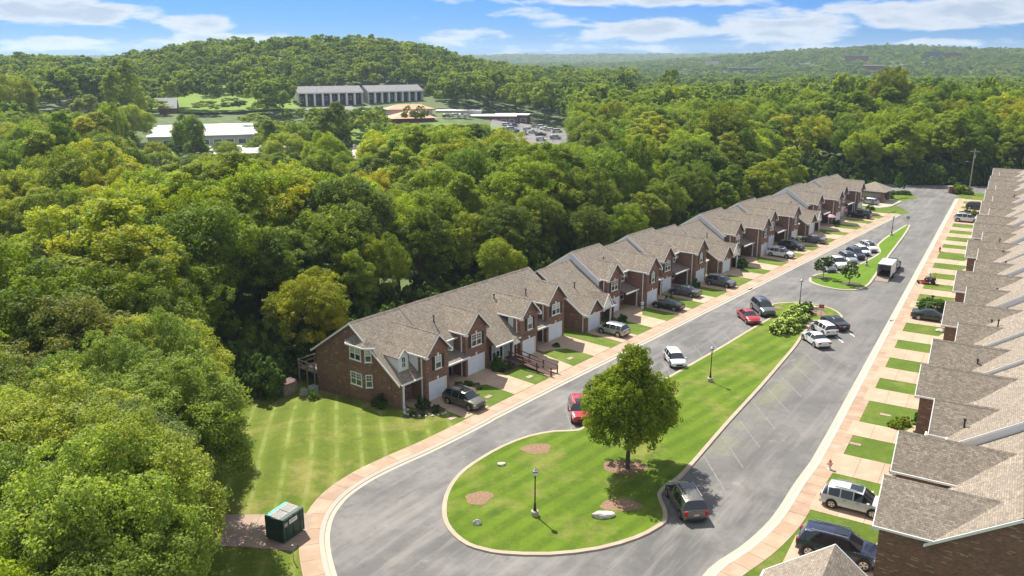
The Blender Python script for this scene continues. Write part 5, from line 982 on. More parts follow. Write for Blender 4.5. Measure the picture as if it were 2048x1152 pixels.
# ------------------------------------------------------------------ shrubs and small planted trees
def unpix(px, py, z): 
    x = (px-1024)/1670; v = (py-576)/1670; dy = _c-v*_s; dz = -_s-v*_c; t_ = (z-CAMH)/dz; return x*t_, dy*t_
SHR = [crown('foliage', 71+i, 1.0, .0, 1.6, 14, 12, 4600, .13, [LFS], sub=.4, low=True) for i in range(3)]
SHRF = [crown('foliage', 81+i, 1.0, .0, 1.5, 15, 14, 6000, .13, [LFS, FLOW], sub=.35, flower=.75, low=True) for i in range(2)]
CONE = crown('foliage', 91, 1.55, .1, 4.5, 34, 12, 9000, .2, [LFS], conic=.75, sub=.36)
MYR = [crown('crown', 95+i, 1.55, .75, 3.1, 16, 13, 4600, .17, [LFS, FLOWW], sub=.34, flower=.16, open_=.4) for i in range(2)]
MYRT = [trunk_mesh('trunk', m_[1], 1.4, .06, 3+i, 10) for i, m_ in enumerate(MYR)]
BIG = crown('crown', 127, 4.4, 1.1, 9.7, 56, 22, 56000, .18, [LF], conic=.78, sub=.32, open_=.5); BIGT = trunk_mesh('trunk', BIG[1], 5.2, .21, 5, 14)
def shrub(x, y, s, sz, label, me=None, tint=(1, 1, 1), name='shrub', z=.1, rz=None, group=None):
    o = link(name, me or rnd.choice(SHR)[0]); o.location = (x, y, z-.05); o.scale = (s, s, sz); o.rotation_euler[2] = rz if rz is not None else rnd.uniform(0, 6.3); o.color = tuple(tint)+(1,); tag(o, label, 'shrub', group); return o
tb = tree((BIG[0], BIGT), 9.0, 59.0, .93, 1.0, 4.4, 'large broad shade tree standing alone on the near island in mulch', None, (.80, .80, .8), .1, 'shade_tree')
tree((MYR[0][0], MYRT[0]), *unpix(1646, 556, .1), 1, 1, 0, 'left of the two young crape myrtles at the rounded island end', None, (1, 1, 1), .1, 'crape_myrtle'); tree((MYR[1][0], MYRT[1]), *unpix(1698, 569, .1), 1, .92, 2, 'right crape myrtle with more white blossom near the trailer', None, (1, 1, 1), .1, 'crape_myrtle')
hp = [(31.6, 93.6), (32.7, 94.7), (33.4, 95.9), (34.5, 97.0), (35.2, 98.2), (31.9, 92.5), (33.3, 93.6)]
for i, (x, y) in enumerate([(31.3, 93.0), (32.2, 94.4), (33.1, 95.7), (34.0, 97.0), (34.8, 98.3), (32.9, 93.6), (34.6, 96.4), (33.9, 95.0), (35.6, 97.6), (30.9, 92.0), (32.3, 92.5)]):
    shrub(x, y, 1.15, 1.2, 'lime-white flowering hydrangea, part of the bright hedge on the island', SHRF[i % 2][0], (1.2, 1.25, .9), 'hydrangea', group='hydrangeas of the island hedge')
shrub(36.7, 100.2, 1.35, 1.1, 'dark ornamental grass clump behind the hydrangea hedge', None, (.7, .85, .8), 'ornamental_grass')
shrub(52.6, 100.2, 2.15, 1.5, 'big round variegated shrub behind the black sedan in the right row', SHR[1][0], (1.1, 1.1, 1.2))
shrub(*unpix(1796, 385, 0), 1, 1, 'tall dark conical evergreen at the street entrance', CONE[0], (.8, 1.05, .85), 'evergreen')
for i, px in enumerate((1779, 1790, 1801, 1812)): shrub(*unpix(px, 389, 0), 1.25, .65, 'low clipped hedge bush at the foot of the conical evergreen', None, (.8, .95, .7), 'hedge_bush', group='low hedge under the conical evergreen')
shrub(86.0, 197.5, 2.0, 2.2, 'yellow-green round shrub behind the mail kiosk roof', None, (1.2, 1.15, .8)); shrub(82.2, 198.4, 1.6, 1.6, 'smaller green shrub left of the kiosk roof', None, (1, 1.05, .8))
for i, (px, py, s) in enumerate([(1911, 386, 1.3), (1920, 388, 1.6), (1929, 389, 1.5), (1938, 390, 1.2), (1914, 381, 1.3)]): shrub(*unpix(px, py, 0), s, s*.95, 'yellow-green bush of the planting at the right corner of the entrance', None, (2.0, 1.6, .9), 'entrance_bush', group='bushes at the right entrance corner')
shrub(*unpix(1927, 366, 0), 1.9, 2.2, 'single green shrub beyond the cross street near the traffic barrel', None, (1, 1.1, .8))
SL = [(-.35, 4.6, .75, .85, 'dark clipped boxwood between porch and garage of the first house', (.6, .75, .7)), (-2.5, 7.9, .95, .8, 'loose dark shrub against the big brick end wall', (.6, .75, .7)), (-4.0, 15.8, .6, .7, 'bright lime shrub at the back corner of the end wall', (2.2, 1.9, 1.6)), (3.9, 4.4, .35, .5, 'small yellow shrub right of the first garage', (1.7, 1.4, .8)), (11.35, 5.5, .85, 1.1, 'rounded dark shrub at the corner of the third house', (.6, .8, .7)), (12.2, 4.9, .6, .6, 'low shrub before the window of the third house', (.8, .9, .8)), (5.3, 5.2, .75, .5, 'low dark shrub bed plants in front of the second house', (.6, .7, .6)), (6.4, 5.0, .6, .4, 'grey-green low plant in the bed of the second house', (.9, 1, 1)),
 (33.4, 4.2, .6, .7, 'small shrub by the white porch of the fifth house', (.8, .95, .7)), (34.2, 4.4, .5, .4, 'low ground plant right of the fifth house porch', (.7, .9, .7)), (53.3, 4.6, .6, .9, 'spiky potted plant by the ninth garage', (.7, .9, .7)), (68.7, 4.9, 1.2, 1.1, 'big bright shrub between tenth and eleventh garages', (1, 1.1, .7)), (67.4, 4.2, .5, .45, 'low dark shrub right of the tenth garage', (.6, .8, .6)), (89.6, 4.6, 1.0, .8, 'dark low shrub by the fourteenth garage', (.6, .8, .6)), (112.2, 4.7, .9, .6, 'dark shrub left of the seventeenth garage', (.7, .8, .6)), (125.4, 4.5, 1.1, .9, 'shrub behind the black suv of the far driveways', (.7, .9, .6)), (132.6, 4.5, 1.0, .9, 'shrub at the far end corner of the left row', (.8, .9, .6)), (21.0, 5.0, .5, .35, 'low plant bed by the fourth house porch', (.7, .9, .7)), (45.8, 4.6, .5, .5, 'small shrub by the narrow porch of the seventh house', (.7, .9, .6))]
for u, w, s, sz, lb, tn in SL: x, y = Lp(u, w); shrub(x, y, s, sz, lb, None, tn, z=.1-1.15*ss(7, 19, w))
for px, py, s, sz, lb, tn in [(1790, 853, .75, .6, 'lime-yellow low shrub by the wide front lawn of the right row', (2, 1.7, 1)), (1808, 850, .6, .6, 'golden small shrub next to the lime shrub', (2.3, 1.7, .9)), (1842, 850, .85, 1.1, 'dark green round shrub against the brick wing of the right row', (.45, .65, .55)), (1838, 883, 1.0, .6, 'feathery juniper in front of the brick wing', (.7, .9, .7)), (1789, 947, .5, .5, 'small shrub peeping out under the right gutter', (1, 1.1, .6)), (1778, 1000, .6, .6, 'shrub beside the hood of the silver suv', (.7, 1, .8)), (1932, 431, 1.5, .9, 'long leafy shrub behind the white suv in the right row', (.9, 1.05, .9)), (1950, 433, 1.5, .9, 'second leafy shrub behind the white suv, nearer the roofs', (.9, 1, .9))]:
    shrub(*unpix(px, py, .1), s, sz, lb, None, tn)
for i, (u, w) in enumerate([(-1.3, 3.4), (-.2, 3.0), (.4, 3.6), (-2.0, 4.2), (4.8, 4.0), (6.3, 3.6)]):
    x, y = Lp(u, w); shrub(x, y, .42, .28, 'tiny low plant in the stone-edged garden bed before the first houses', None, (.8, .85, .7), 'bed_plant', group='low plants in the garden beds')
blob('garden_bed', *Lp(-.9, 3.7), 1.9, .85, .128, DMULCH, 21, ang=R_(30)); blob('garden_bed', *Lp(5.6, 4.3), 1.7, 1.0, .129, DMULCH, 22, ang=R_(51)); blob('garden_bed', *Lp(12.5, 5.0), 1.3, .7, .129, DMULCH, 23, ang=R_(51))
for k in range(12):
    a = k/11*PI*1.1+2.6; x, y = Lp(-.9, 3.7); st = MB(); st.lathe([(.12, 0), (.15, .06), (.09, .13)], n=6); o = st.build('edging_stone', ROCK); o.location = (x+1.9*math.cos(a), y+.95*math.sin(a), .1); o.rotation_euler[2] = k; tag(o, 'small pale stone edging the first garden bed', 'stone', 'edging stones of the first garden bed')
# porch things
def pot(u, w, label): t = thing('flower_pot', label, 'pot', (*Lp(u, w), .13)); m_ = MB(); m_.lathe([(.14, 0), (.2, .35), (.22, .4)], n=12); m_.build('pot', PLAST, t, True); o = link('plant', SHR[0][0], t); o.scale = (.28, .28, .3); o.location = (0, 0, .35)
pot(31.9, 4.5, 'dark round pot by the fifth house porch'); pot(10.9+.4, 4.6, 'pot with pale blooms beside the second garage'); pot(53.6, 4.2, 'tall pot beside the ninth garage')
t = thing('wheeled_bin', 'white and grey barrel beside the black coupe garage', 'barrel', (*Lp(39.9, 5.2), .12)); m_ = MB(); m_.lathe([(.2, 0), (.22, .7), (.12, .8)], n=12); m_.build('body', WHT, t, True); m_ = MB(); m_.lathe([(.225, .25), (.228, .4)], n=12); m_.build('band', METAL, t)
t = thing('patio_umbrella', 'folded pink umbrella on a porch of the far left houses', 'umbrella', (*Lp(110.4, 5.4), .12)); m_ = MB(); m_.tube((0, 0, 0), (0, 0, 2.1), .03, .03, 6); m_.build('pole', METAL, t); m_ = MB(); m_.lathe([(1.0, 1.6), (.6, 1.85), (.05, 2.1)], n=8); m_.build('canopy', plain('pink_cloth', (.5, .28, .33), .8), t)
def flag(u, w, label):
    t = thing('flag', label, 'flag', (*Lp(u, w), 2.4), RZL); m_ = MB(); m_.tube((0, 0, 0), (0, -1.1, .7), .02, .02, 6); m_.build('pole', WHT, t)
    for k in range(7): m_ = MB(); m_.box(-.01, .01, -1.1+.0, -.35, .45-.11*k-.3, .45-.11*k-.2); m_.v = [(q[0]+.05*math.sin(6*q[1]), q[1], q[2]) for q in m_.v]; m_.build('stripe', RED if k % 2 == 0 else WHT, t)
flag(116.1, 5.3, 'drooping red and white striped flag by a far garage of the left row')
# ------------------------------------------------------------------ buildings among the trees
ROOFG = plain('grey_roof', (.20, .19, .195), .9, .12, .8); ROOFW = plain('white_roof', (.62, .60, .58), .8, .08, .2); ROOFO = plain('orange_roof', (.52, .24, .13), .7, .12, .3); WBR = plain('red_brown_wall', (.22, .10, .07), .9, .12, 1.2); DKW = plain('dark_panel', (.045, .035, .04), .6, .3, .8); CREAM = plain('cream_wall', (.50, .48, .44), .8, .06, .5); GLW = plain('blue_glass', (.08, .12, .17), .2, .3, .5)
def block(name, label, x, y, rz, L_, W_, H, wall, roofm, cat='building', roof='flat', rh=2.5, nw=0, z=None, wh=1.4, oh=.4):
    z = hgt(x, y) if z is None else z; t = thing(name, label, cat, (x, y, z), rz)
    m_ = MB(); m_.box(-L_/2, L_/2, -W_/2, W_/2, -2, H); w = m_.build('wall', wall, t); m_ = MB()
    if roof == 'flat': m_.box(-L_/2-oh, L_/2+oh, -W_/2-oh, W_/2+oh, H+.01, H+.35)
    elif roof == 'gable': 
        for s in (-1, 1): m_.slab([(-L_/2-oh, s*(W_/2+oh), H), (L_/2+oh, s*(W_/2+oh), H), (L_/2+oh, 0, H+rh), (-L_/2-oh, 0, H+rh)], .25)
        g_ = MB(); 
        for s in (-1, 1): g_.prism([(-W_/2, H-.1), (W_/2, H-.1), (0, H+rh-.25)], s*L_/2-.1, s*L_/2+.1, 'x')
        g_.build('gable', wall, w)
    elif roof == 'hip': 
        a, b = L_/2+oh, W_/2+oh; k = max(0, a-b); m_.face([(-a, -b, H), (a, -b, H), (k, 0, H+rh), (-k, 0, H+rh)]); m_.face([(a, b, H), (-a, b, H), (-k, 0, H+rh), (k, 0, H+rh)]); m_.face([(a, -b, H), (a, b, H), (k, 0, H+rh)]); m_.face([(-a, b, H), (-a, -b, H), (-k, 0, H+rh)]); m_.face([(-a, -b, H-.02), (-a, b, H-.02), (a, b, H-.02), (a, -b, H-.02)])
    m_.build('roof', roofm, t)
    for i in range(nw):
        xx = -L_/2+L_*(i+.5)/nw; f_ = MB(); f_.box(xx-L_/nw*.36, xx+L_/nw*.36, -W_/2-.1, -W_/2-.01, H*.3, H*.3+wh); f = f_.build('window', TRIM, t); g_ = MB(); g_.box(xx-L_/nw*.3, xx+L_/nw*.3, -W_/2-.14, -W_/2-.101, H*.3+.12, H*.3+wh-.12); g_.build('pane', GLW, f)
    return t
def apart(p, q, n, label, z):
    p, q = np.array(p), np.array(q); d = q-p; L_ = float(np.hypot(*d)); rz = math.atan2(d[1], d[0]); t = thing('apartment_block', label, 'apartment block', (float(p[0]), float(p[1]), z), rz); H = 8.3
    m_ = MB(); m_.box(0, L_, 1.3, 11, -1, H); m_.build('wall', DKW, t); m_ = MB(); m_.slab([(-.4, -.9, H-.1), (L_+.4, -.9, H-.1), (L_+.4, 6, H+2.6), (-.4, 6, H+2.6)], .25); m_.slab([(-.4, 6, H+2.6), (L_+.4, 6, H+2.6), (L_+.4, 12, H-.1), (-.4, 12, H-.1)], .25); m_.build('roof', ROOFG, t)
    m_ = MB(); m_.box(-.4, L_+.4, -1.0, -.7, H-.65, H-.15); m_.build('fascia', TRIM, t)
    for s in (0, L_): m_ = MB(); m_.prism([(-.6, -1), (11, -1), (11, H), (6, H+2.3), (-.6, H-.3)], s-.25, s+.25, 'x'); m_.build('end_wall', CREAM, t)
    for i in range(n+1): x = L_*i/n; m_ = MB(); m_.box(max(.26, x-.42), min(L_-.26, x+.42), -.5, 1.29, -.5, H-.66); m_.build('fin', TRIM, t)
    for i in range(n):
        x = L_*(i+.5)/n; w_ = L_/n; m_ = MB(); m_.box(x-w_/2+.43, x+w_/2-.43, -.3, -.05, .6, 1.9); m_.build('balcony_wall', CREAM, t)
        m_ = MB(); m_.box(x-.7, x+.7, 1.2, 1.29, 4.4, 6.2); f = m_.build('window', TRIM if i % 3 == 0 else DKW, t); m_ = MB(); m_.box(x-.6, x+.6, 1.15, 1.19, 4.5, 6.1); m_.build('pane', GLW, f)
apart((-101, 404), (-73, 417.5), 8, 'left apartment block with white fins and grey roof under the wooded hill', 6.8); apart((-70.5, 419), (-45.5, 435), 8, 'right apartment block with white fins and pale gable end under the hill', 6.8)
block('school_hall', 'orange metal roofed hall with broad sloping front roof', -42.5, 358, R_(20), 17, 13, 2.6, WBR, ROOFO, 'school building', 'hip', 2.6, 0, 4.2, oh=1.2); block('school_hall', 'upper orange roof block behind the broad orange roof', -45, 371, R_(20), 19, 9, 5.4, CREAM, ROOFO, 'school building', 'hip', 1.8, 0, 4.2, oh=1)
block('school_wing', 'long flat brick school wing right of the orange roofs', -14, 376, R_(-3), 32, 13, 3.6, WBR, ROOFW, 'school building', 'flat', nw=9, z=2.6); block('school_wing', 'raised white roofed centre of the flat school', -24, 385, R_(4), 20, 8, 5.0, CREAM, ROOFW, 'school building', 'flat', z=2.8); block('school_wing', 'right end of the flat brick school near the car park', 0, 379, R_(-8), 15, 9, 3.8, WBR, ROOFW, 'school building', 'flat', nw=4, z=2.6)
block('white_roofed_building', 'wide low building with bright white flat roof among trees', *unpix(408, 256, 5.5), R_(20), 36, 66, 4.0, CREAM, ROOFW, 'building', 'flat', nw=9, z=1.2, wh=1.8); block('white_roofed_building', 'nearer white flat roof half hidden by treetops', *unpix(492, 294, 5), R_(17), 27, 24, 3.8, CREAM, ROOFW, 'building', 'flat', z=.3, nw=6)
block('brick_church', 'small brick building with tall white sloped roof in the meadow', -149, 370, R_(15), 7, 7, 4.5, WBR, ROOFW, 'church', 'gable', 4.2, z=5.5)
for x, y, s, lb in [(-240, 418, 12, 'pale house with grey roof far left among trees'), (-258, 440, 11, 'grey roofed house highest at the far left'), (-222, 432, 11, 'small white house right of the pale houses'), (-205, 470, 12, 'white house under the wooded hill, left part'), (-232, 400, 10, 'low white house nearest the left treetops'), (-196, 398, 10, 'pale bungalow beside the meadow')]: block('house', lb, x, y, R_(20+x % 17), s, 8, 3.6, CREAM, ROOFG, 'house', 'gable', 2.6, 4, z=hgt(x, y)+.3)
far_b = [(1488, 157, 0, 62, 20, 5.5, GLW, ROOFG, 'long blue-grey warehouse in the valley'), (1390, 141, 0, 55, 18, 6, WBR, ROOFG, 'brown long building left in the valley'), (1712, 133, 14, 45, 16, 7, WBR, ROOFW, 'brick complex on the right hillside'), (1748, 130, 18, 36, 14, 7, WBR, ROOFW, 'second brick block of the hillside complex'), (1866, 118, 26, 34, 14, 7, GLW, ROOFG, 'grey glass office on the right ridge'), (1905, 119, 26, 32, 13, 6, WBR, ROOFG, 'brown shop building right of the grey office'), (1960, 121, 26, 30, 12, 6, CREAM, ROOFG, 'cream building at the right end of the ridge'), (1534, 133, 10, 26, 10, 5, CREAM, ROOFG, 'pale school building on the slope'), (1580, 130, 12, 22, 10, 5, CREAM, ROOFW, 'small white roofed building on the slope'), (1610, 152, 2, 20, 9, 4, CREAM, ROOFW, 'white roofed shed in the valley trees'), (1360, 160, 0, 24, 10, 5, CREAM, ROOFG, 'low pale building behind the bright treetops'), (1425, 122, 12, 30, 11, 6, CREAM, ROOFG, 'pale block on the hazy ridge')]
for i, (px, py, z, L_, W_, H, wl, rf, lb) in enumerate(far_b):
    x, y = unpix(px, py, z+H*.5) if py > 119 else (0, 0)
    if py <= 119 or math.hypot(x, y) > 2300: D = 1500; a = math.atan2((px-1024), 1732); x, y = D*math.sin(a), D*math.cos(a)
    zz = hgt(x, y); block('far_building', lb, x, y, -math.atan2(x, y), L_*.75, W_, H+2, wl, rf, 'building', 'flat', nw=0, z=zz+5, oh=.5)
# draped ground around the school
dr = lambda o: (lambda x, y: hgt(x, y)+o)
gridpatch('car_park', [unpix(*p, 2) for p in [(985, 252), (1040, 246), (1135, 262), (1150, 285), (1110, 300), (1040, 292), (975, 270)]], dr(.35), ASPH, 5); gridpatch('car_park', [unpix(*p, 5) for p in [(595, 222), (700, 226), (745, 240), (735, 256), (690, 262), (660, 240), (600, 233)]], dr(.35), ASPH, 5)
gridpatch('school_drive', [unpix(*p, .8) for p in [(702, 268), (722, 268), (724, 300), (716, 320), (696, 320), (706, 295)]], dr(.4), CONC, 5)
gridpatch('meadow', [unpix(*p, 4) for p in [(150, 229), (240, 240), (420, 246), (640, 234), (620, 219), (560, 216), (350, 222), (160, 214)]], dr(.4), MEADOW, 6); gridpatch('meadow', [unpix(*p, 1.5) for p in [(270, 330), (345, 330), (350, 300), (270, 296)]], dr(.4), MEADOW, 5); gridpatch('meadow', [unpix(*p, 2) for p in [(690, 262), (760, 262), (745, 285), (700, 285)]], dr(.45), MEADOW, 5); gridpatch('meadow', [unpix(*p, 4) for p in [(860, 252), (1000, 252), (1010, 258), (860, 262)]], dr(.4), MEADOW, 6)
lot = [(920, 370), (1095, 355), (1075, 425), (1045, 470), (1130, 495), (1225, 515), (1290, 465), (1350, 495), (1400, 412), (1490, 420), (1535, 440), (1630, 458), (1710, 478), (1475, 528), (1480, 590), (1690, 570), (1580, 447), (105, 402), (240, 398), (310, 392), (400, 397), (980, 430)]
lcols = [(PW, 'white'), (PSI, 'silver'), (PBL, 'blue'), (PSI, 'silver'), (PBL, 'blue'), (PW, 'white'), (PW, 'white'), (PSI, 'silver'), (PSI, 'silver'), (PW, 'white'), (PW, 'white'), (PW, 'white'), (PW, 'white'), (PBK, 'black'), (PW, 'white'), (PSI, 'silver'), (PSI, 'silver'), (PGR, 'grey'), (PW, 'white'), (PSI, 'silver'), (PW, 'white'), (PW, 'white')]
for i, (u, v) in enumerate(lot):
    x, y = unpix(880+u*.13672, 200+v*.13672, 2.2); c_ = lcols[i]; car('parked_car', ('suv', 'sedan', 'hatch')[i % 3], c_[0], x, y, 100 if i % 4 else 75, f'{c_[1]} car parked in the distant school car park', 'car', f'{c_[1]} cars in the school car park', hgt(x, y)+.38, .95, True)
for i, (px, py) in enumerate([(728, 240), (738, 236), (706, 243)]): x, y = unpix(px, py, 5); car('parked_van', 'van', PW, x, y, 80, 'white van parked near the apartment blocks', 'van', 'white vans by the apartments', hgt(x, y)+.38, 1.1, True)
for i, (px, py) in enumerate([(1075, 262), (1092, 275), (1106, 283), (1020, 262)]):
    x, y = unpix(px, py, 2.2); t = thing('car_park_lamp', 'thin tall lamp pole in the school car park', 'lamp pole', (x, y, hgt(x, y)+.3), 0, 'lamp poles of the school car park'); m_ = MB(); m_.tube((0, 0, 0), (0, 0, 7.5), .09, .07, 6); m_.build('pole', METAL, t); m_ = MB(); m_.box(-.8, .8, -.15, .15, 7.4, 7.55); m_.build('lamp_head', METAL, t)
SNAG = trunk_mesh('bare_limbs', MID[0][0][1]*np.array([1.1, 1.1, 1.05]), 9, .24, 77, 20)
def snag(px, ytop, D, s_, label):
    a = math.atan2(px-1024, 1732); x, y = D*math.sin(a), D*math.cos(a); t_ = (ytop-576)/1670; zt = CAMH-(_s+t_*_c)/(_c-t_*_s)*y; o = link('bare_tree', SNAG); z0 = hgt(x, y); o.location = (x, y, z0); o.scale = (s_, s_, max(.6, (zt-z0)/15)); tag(o, label, 'tree')
snag(60, 392, 96, 1.15, 'grey bare-limbed tree among green crowns near the left edge'); snag(300, 268, 195, .9, 'thin bare tree in front of the white roofed building'); snag(1090, 300, 150, 1., 'bare-topped tree below the school car park'); snag(1215, 215, 250, 1., 'dead grey tree in the middle of the wood'); snag(480, 330, 130, 1.0, 'leafless forked tree in the left wood')
# ------------------------------------------------------------------ the woods
def inpoly(x, y, P):
    c_ = False; j = len(P)-1
    for i in range(len(P)):
        if (P[i][1] > y) != (P[j][1] > y) and x < (P[j][0]-P[i][0])*(y-P[i][1])/(P[j][1]-P[i][1])+P[i][0]: c_ = not c_
        j = i
    return c_
NO = [[(-12, -60), (-14.5, 32), (-17.2, 40), (-20.4, 46), (-21.6, 52), (-23.4, 58), (-26.5, 65), (-30.0, 74), (-31, 82), (-27, 91), Lp(-6, 23.5), Lp(10, 21.5), Lp(134, 21.0), (60, 203), (58, 220), (105, 213), (125, 209), (160, 201), (200, 190), (260, 150), (120, -60)],
      [unpix(*p, 2) for p in [(955, 256), (985, 240), (1140, 256), (1165, 290), (1110, 306), (1030, 300), (960, 276)]], [(-62, 345), (-58, 385), (12, 396), (12, 366), (-28, 345)], [(-110, 388), (-36, 412), (-38, 452), (-80, 446), (-114, 424)],
      [unpix(*p, 3) for p in [(296, 292), (520, 288), (532, 246), (296, 246)]], [unpix(*p, 2) for p in [(398, 309), (590, 305), (592, 291), (400, 292)]], [unpix(*p, 4) for p in [(345, 231), (420, 240), (600, 232), (590, 224), (350, 226)]], [unpix(*p, 1.5) for p in [(272, 330), (343, 330), (348, 304), (272, 300)]], [unpix(*p, 5) for p in [(660, 226), (745, 230), (740, 258), (690, 285), (702, 322), (724, 322), (722, 270), (750, 262)]]]
WIN = [(592, 732, 217, 415), (716, 850, 212, 425), (655, 716, 208, 300), (778, 868, 247, 345), (868, 1012, 249, 360), (997, 1132, 286, 296), (690, 728, 302, 285), (305, 520, 281, 284), (395, 590, 307, 250), (560, 620, 245, 300), (60, 235, 226, 385), (235, 330, 262, 330), (330, 600, 240, 340), (268, 348, 332, 250), (0, 620, 262, 215), (1280, 1560, 168, 700)]
farpos = [(o.location.x, o.location.y) for o in C.objects if o.name.startswith('far_building') or o.name.startswith('house')]
def capz(x, y, z0, h, r):
    for a, b, yb_, D in WIN:
        d = math.hypot(x, y)
        if d > D: continue
        px, py, dep = pix(x, y, z0+h); rr = r*1670/dep*.75
        if a-rr < px < b+rr and py < yb_:
            t_ = (yb_-576)/1670; zt = CAMH-(_s+t_*_c)/(_c-t_*_s)*y; h = min(h, zt-z0)
    return h
trees = []; g = random.Random(42)
def wanted(x, y):
    D = math.hypot(x, y); u, w = toL(x, y); h = 16.6+2.0*math.sin(x*.09+y*.05)+g.uniform(-2.8, 2.6)
    if D < 82 and x < -14: h = 13.4+g.uniform(-1.2, 1.0)+.6*ss(60, 80, D)*3
    if 15 < w < 62 and -8 < u < 150: h = min(h, 10.5+(w-21)*.40+g.uniform(-1.5, 2))
    if y > 205 and x > 40 and D < 300: h = 13+(D-215)*.09+g.uniform(-2, 2)
    if D > 420: h = 14+g.uniform(-2, 2.5)
    return h
def scatter(D0, D1, sp, half, R0):
    out = []; n = int(D1/sp)+2
    for j in range(int(-8/sp), n):
        for i in range(-n, n):
            x = (i+.5*(j % 2)+g.uniform(-.32, .32))*sp; y = (j+g.uniform(-.32, .32))*sp*.9; D = math.hypot(x, y)
            if not D0 <= D < D1 or y < 4: continue
            px = 1024+1732*x/y
            if px < -260-9000/D or px > 2240+9000/D: continue
            if D < 600 and any(inpoly(x, y, P) for P in NO): continue
            out.append((x, y, D))
    return out
for x, y, D in scatter(24, 76, 7.4, 0, 5): trees.append((x, y, D))
for x, y, D in scatter(76, 120, 7.8, 0, 5): trees.append((x, y, D))
for x, y, D in scatter(120, 300, 9.2, 0, 5): trees.append((x, y, D))
for x, y, D in scatter(300, 690, 9.8, 0, 5): trees.append((x, y, D))
rec = []
for x, y, D in trees:
    z0 = hgt(x, y); h = wanted(x, y); r = h*.37*g.uniform(.8, 1.25); r = max(2.8, min(7.6, r*(1.12 if D > 200 else 1.08)))
    h = capz(x, y, z0, h, r)
    if h < 1.5: continue
    if h < 4: r = min(r, 2.6)
    px, py, dep = pix(x, y, z0+h*.7); ink = -60 < px < 2110 and -40 < py < 1230
    rec.append([x, y, D, z0, h, min(r, h*.45), (r/dep if ink else 0), px])
# specimens that rise out of the wood
for px, ytop, D, r in [(1785, 133, 300, 8), (1740, 150, 310, 6), (1340, 133, 420, 6), (1250, 140, 380, 7), (1480, 152, 420, 5), (660, 205, 250, 6), (1975, 148, 320, 4.5), (1690, 142, 340, 6), (1880, 168, 300, 7), (1450, 205, 205, 9), (1560, 225, 225, 8), (2020, 215, 240, 8), (240, 120, 330, 8), (560, 150, 380, 6), (95, 225, 190, 6), (205, 205, 250, 5), (760, 260, 190, 7), (1000, 258, 165, 8), (1180, 255, 190, 7), (362, 228, 258, 5.0), (530, 240, 262, 6), (250, 205, 300, 7), (300, 300, 215, 6), (560, 262, 235, 7), (500, 232, 345, 6), (160, 190, 340, 7), (20, 150, 330, 8), (400, 205, 385, 7), (455, 198, 395, 7), (510, 205, 380, 6), (560, 200, 400, 7), (300, 205, 390, 7), (215, 205, 350, 6)]:
    a = math.atan2(px-1024, 1732); x, y = D*math.sin(a), D*math.cos(a)
    if inpoly(x, y, NO[0]): continue
    t_ = (ytop-576)/1670; zt = CAMH-(_s+t_*_c)/(_c-t_*_s)*y; z0 = hgt(x, y); rec.append([x, y, D, z0, max(6, min(28, zt-z0)), r, r/D*1.6, px])
for x, y, h, r in [(-22.6, 50.4, 12.6, 5.7), (-22.4, 43.5, 12.4, 5.2), (-21.6, 36.5, 12.2, 5.2), (-27.5, 61, 13.2, 5.6), (-32.5, 71.5, 13.6, 5.6), (-33, 82, 13, 5.5), (-17.5, 31, 12, 5)]: rec.append([x, y, math.hypot(x, y), hgt(x, y), h, r, .2, pix(x, y, 9)[0]])
rec.sort(key=lambda r_: -r_[6]); ind = rec[:288]; rest = rec[288:]
words_h = lambda n: 'pale yellow-green' if n > 1.35 else 'bright green' if n > 1.02 else 'mid green' if n > .8 else 'dark green'
groups = {}
def placename(x, y, D):
    u, w = toL(x, y); nh = ordn[int(min(18, max(0, u/7)))]
    if D < 82 and x < -12: return 'beside the dumpster pad' if y < 54 and x > -30 else 'beside the striped yard' if x > -36 else 'left of the striped yard'
    if 15 < w < 34 and -8 < u < 140: return f'directly behind house {nh}'
    if w < 60 and -8 < u < 140: return f'in the wood behind house {nh}'
    if y > 205 and x > 40: return ('left of the kiosk' if x < 75 else 'behind the kiosk' if x < 95 else 'behind the utility pole' if x < 125 else 'right of the utility pole')+(', front row' if D < 245 else ', back row')
    return ('farthest' if D > 190 else 'far' if D > 150 else 'middle' if D > 125 else 'inner' if D > 100 else 'near')+' in the left wood'
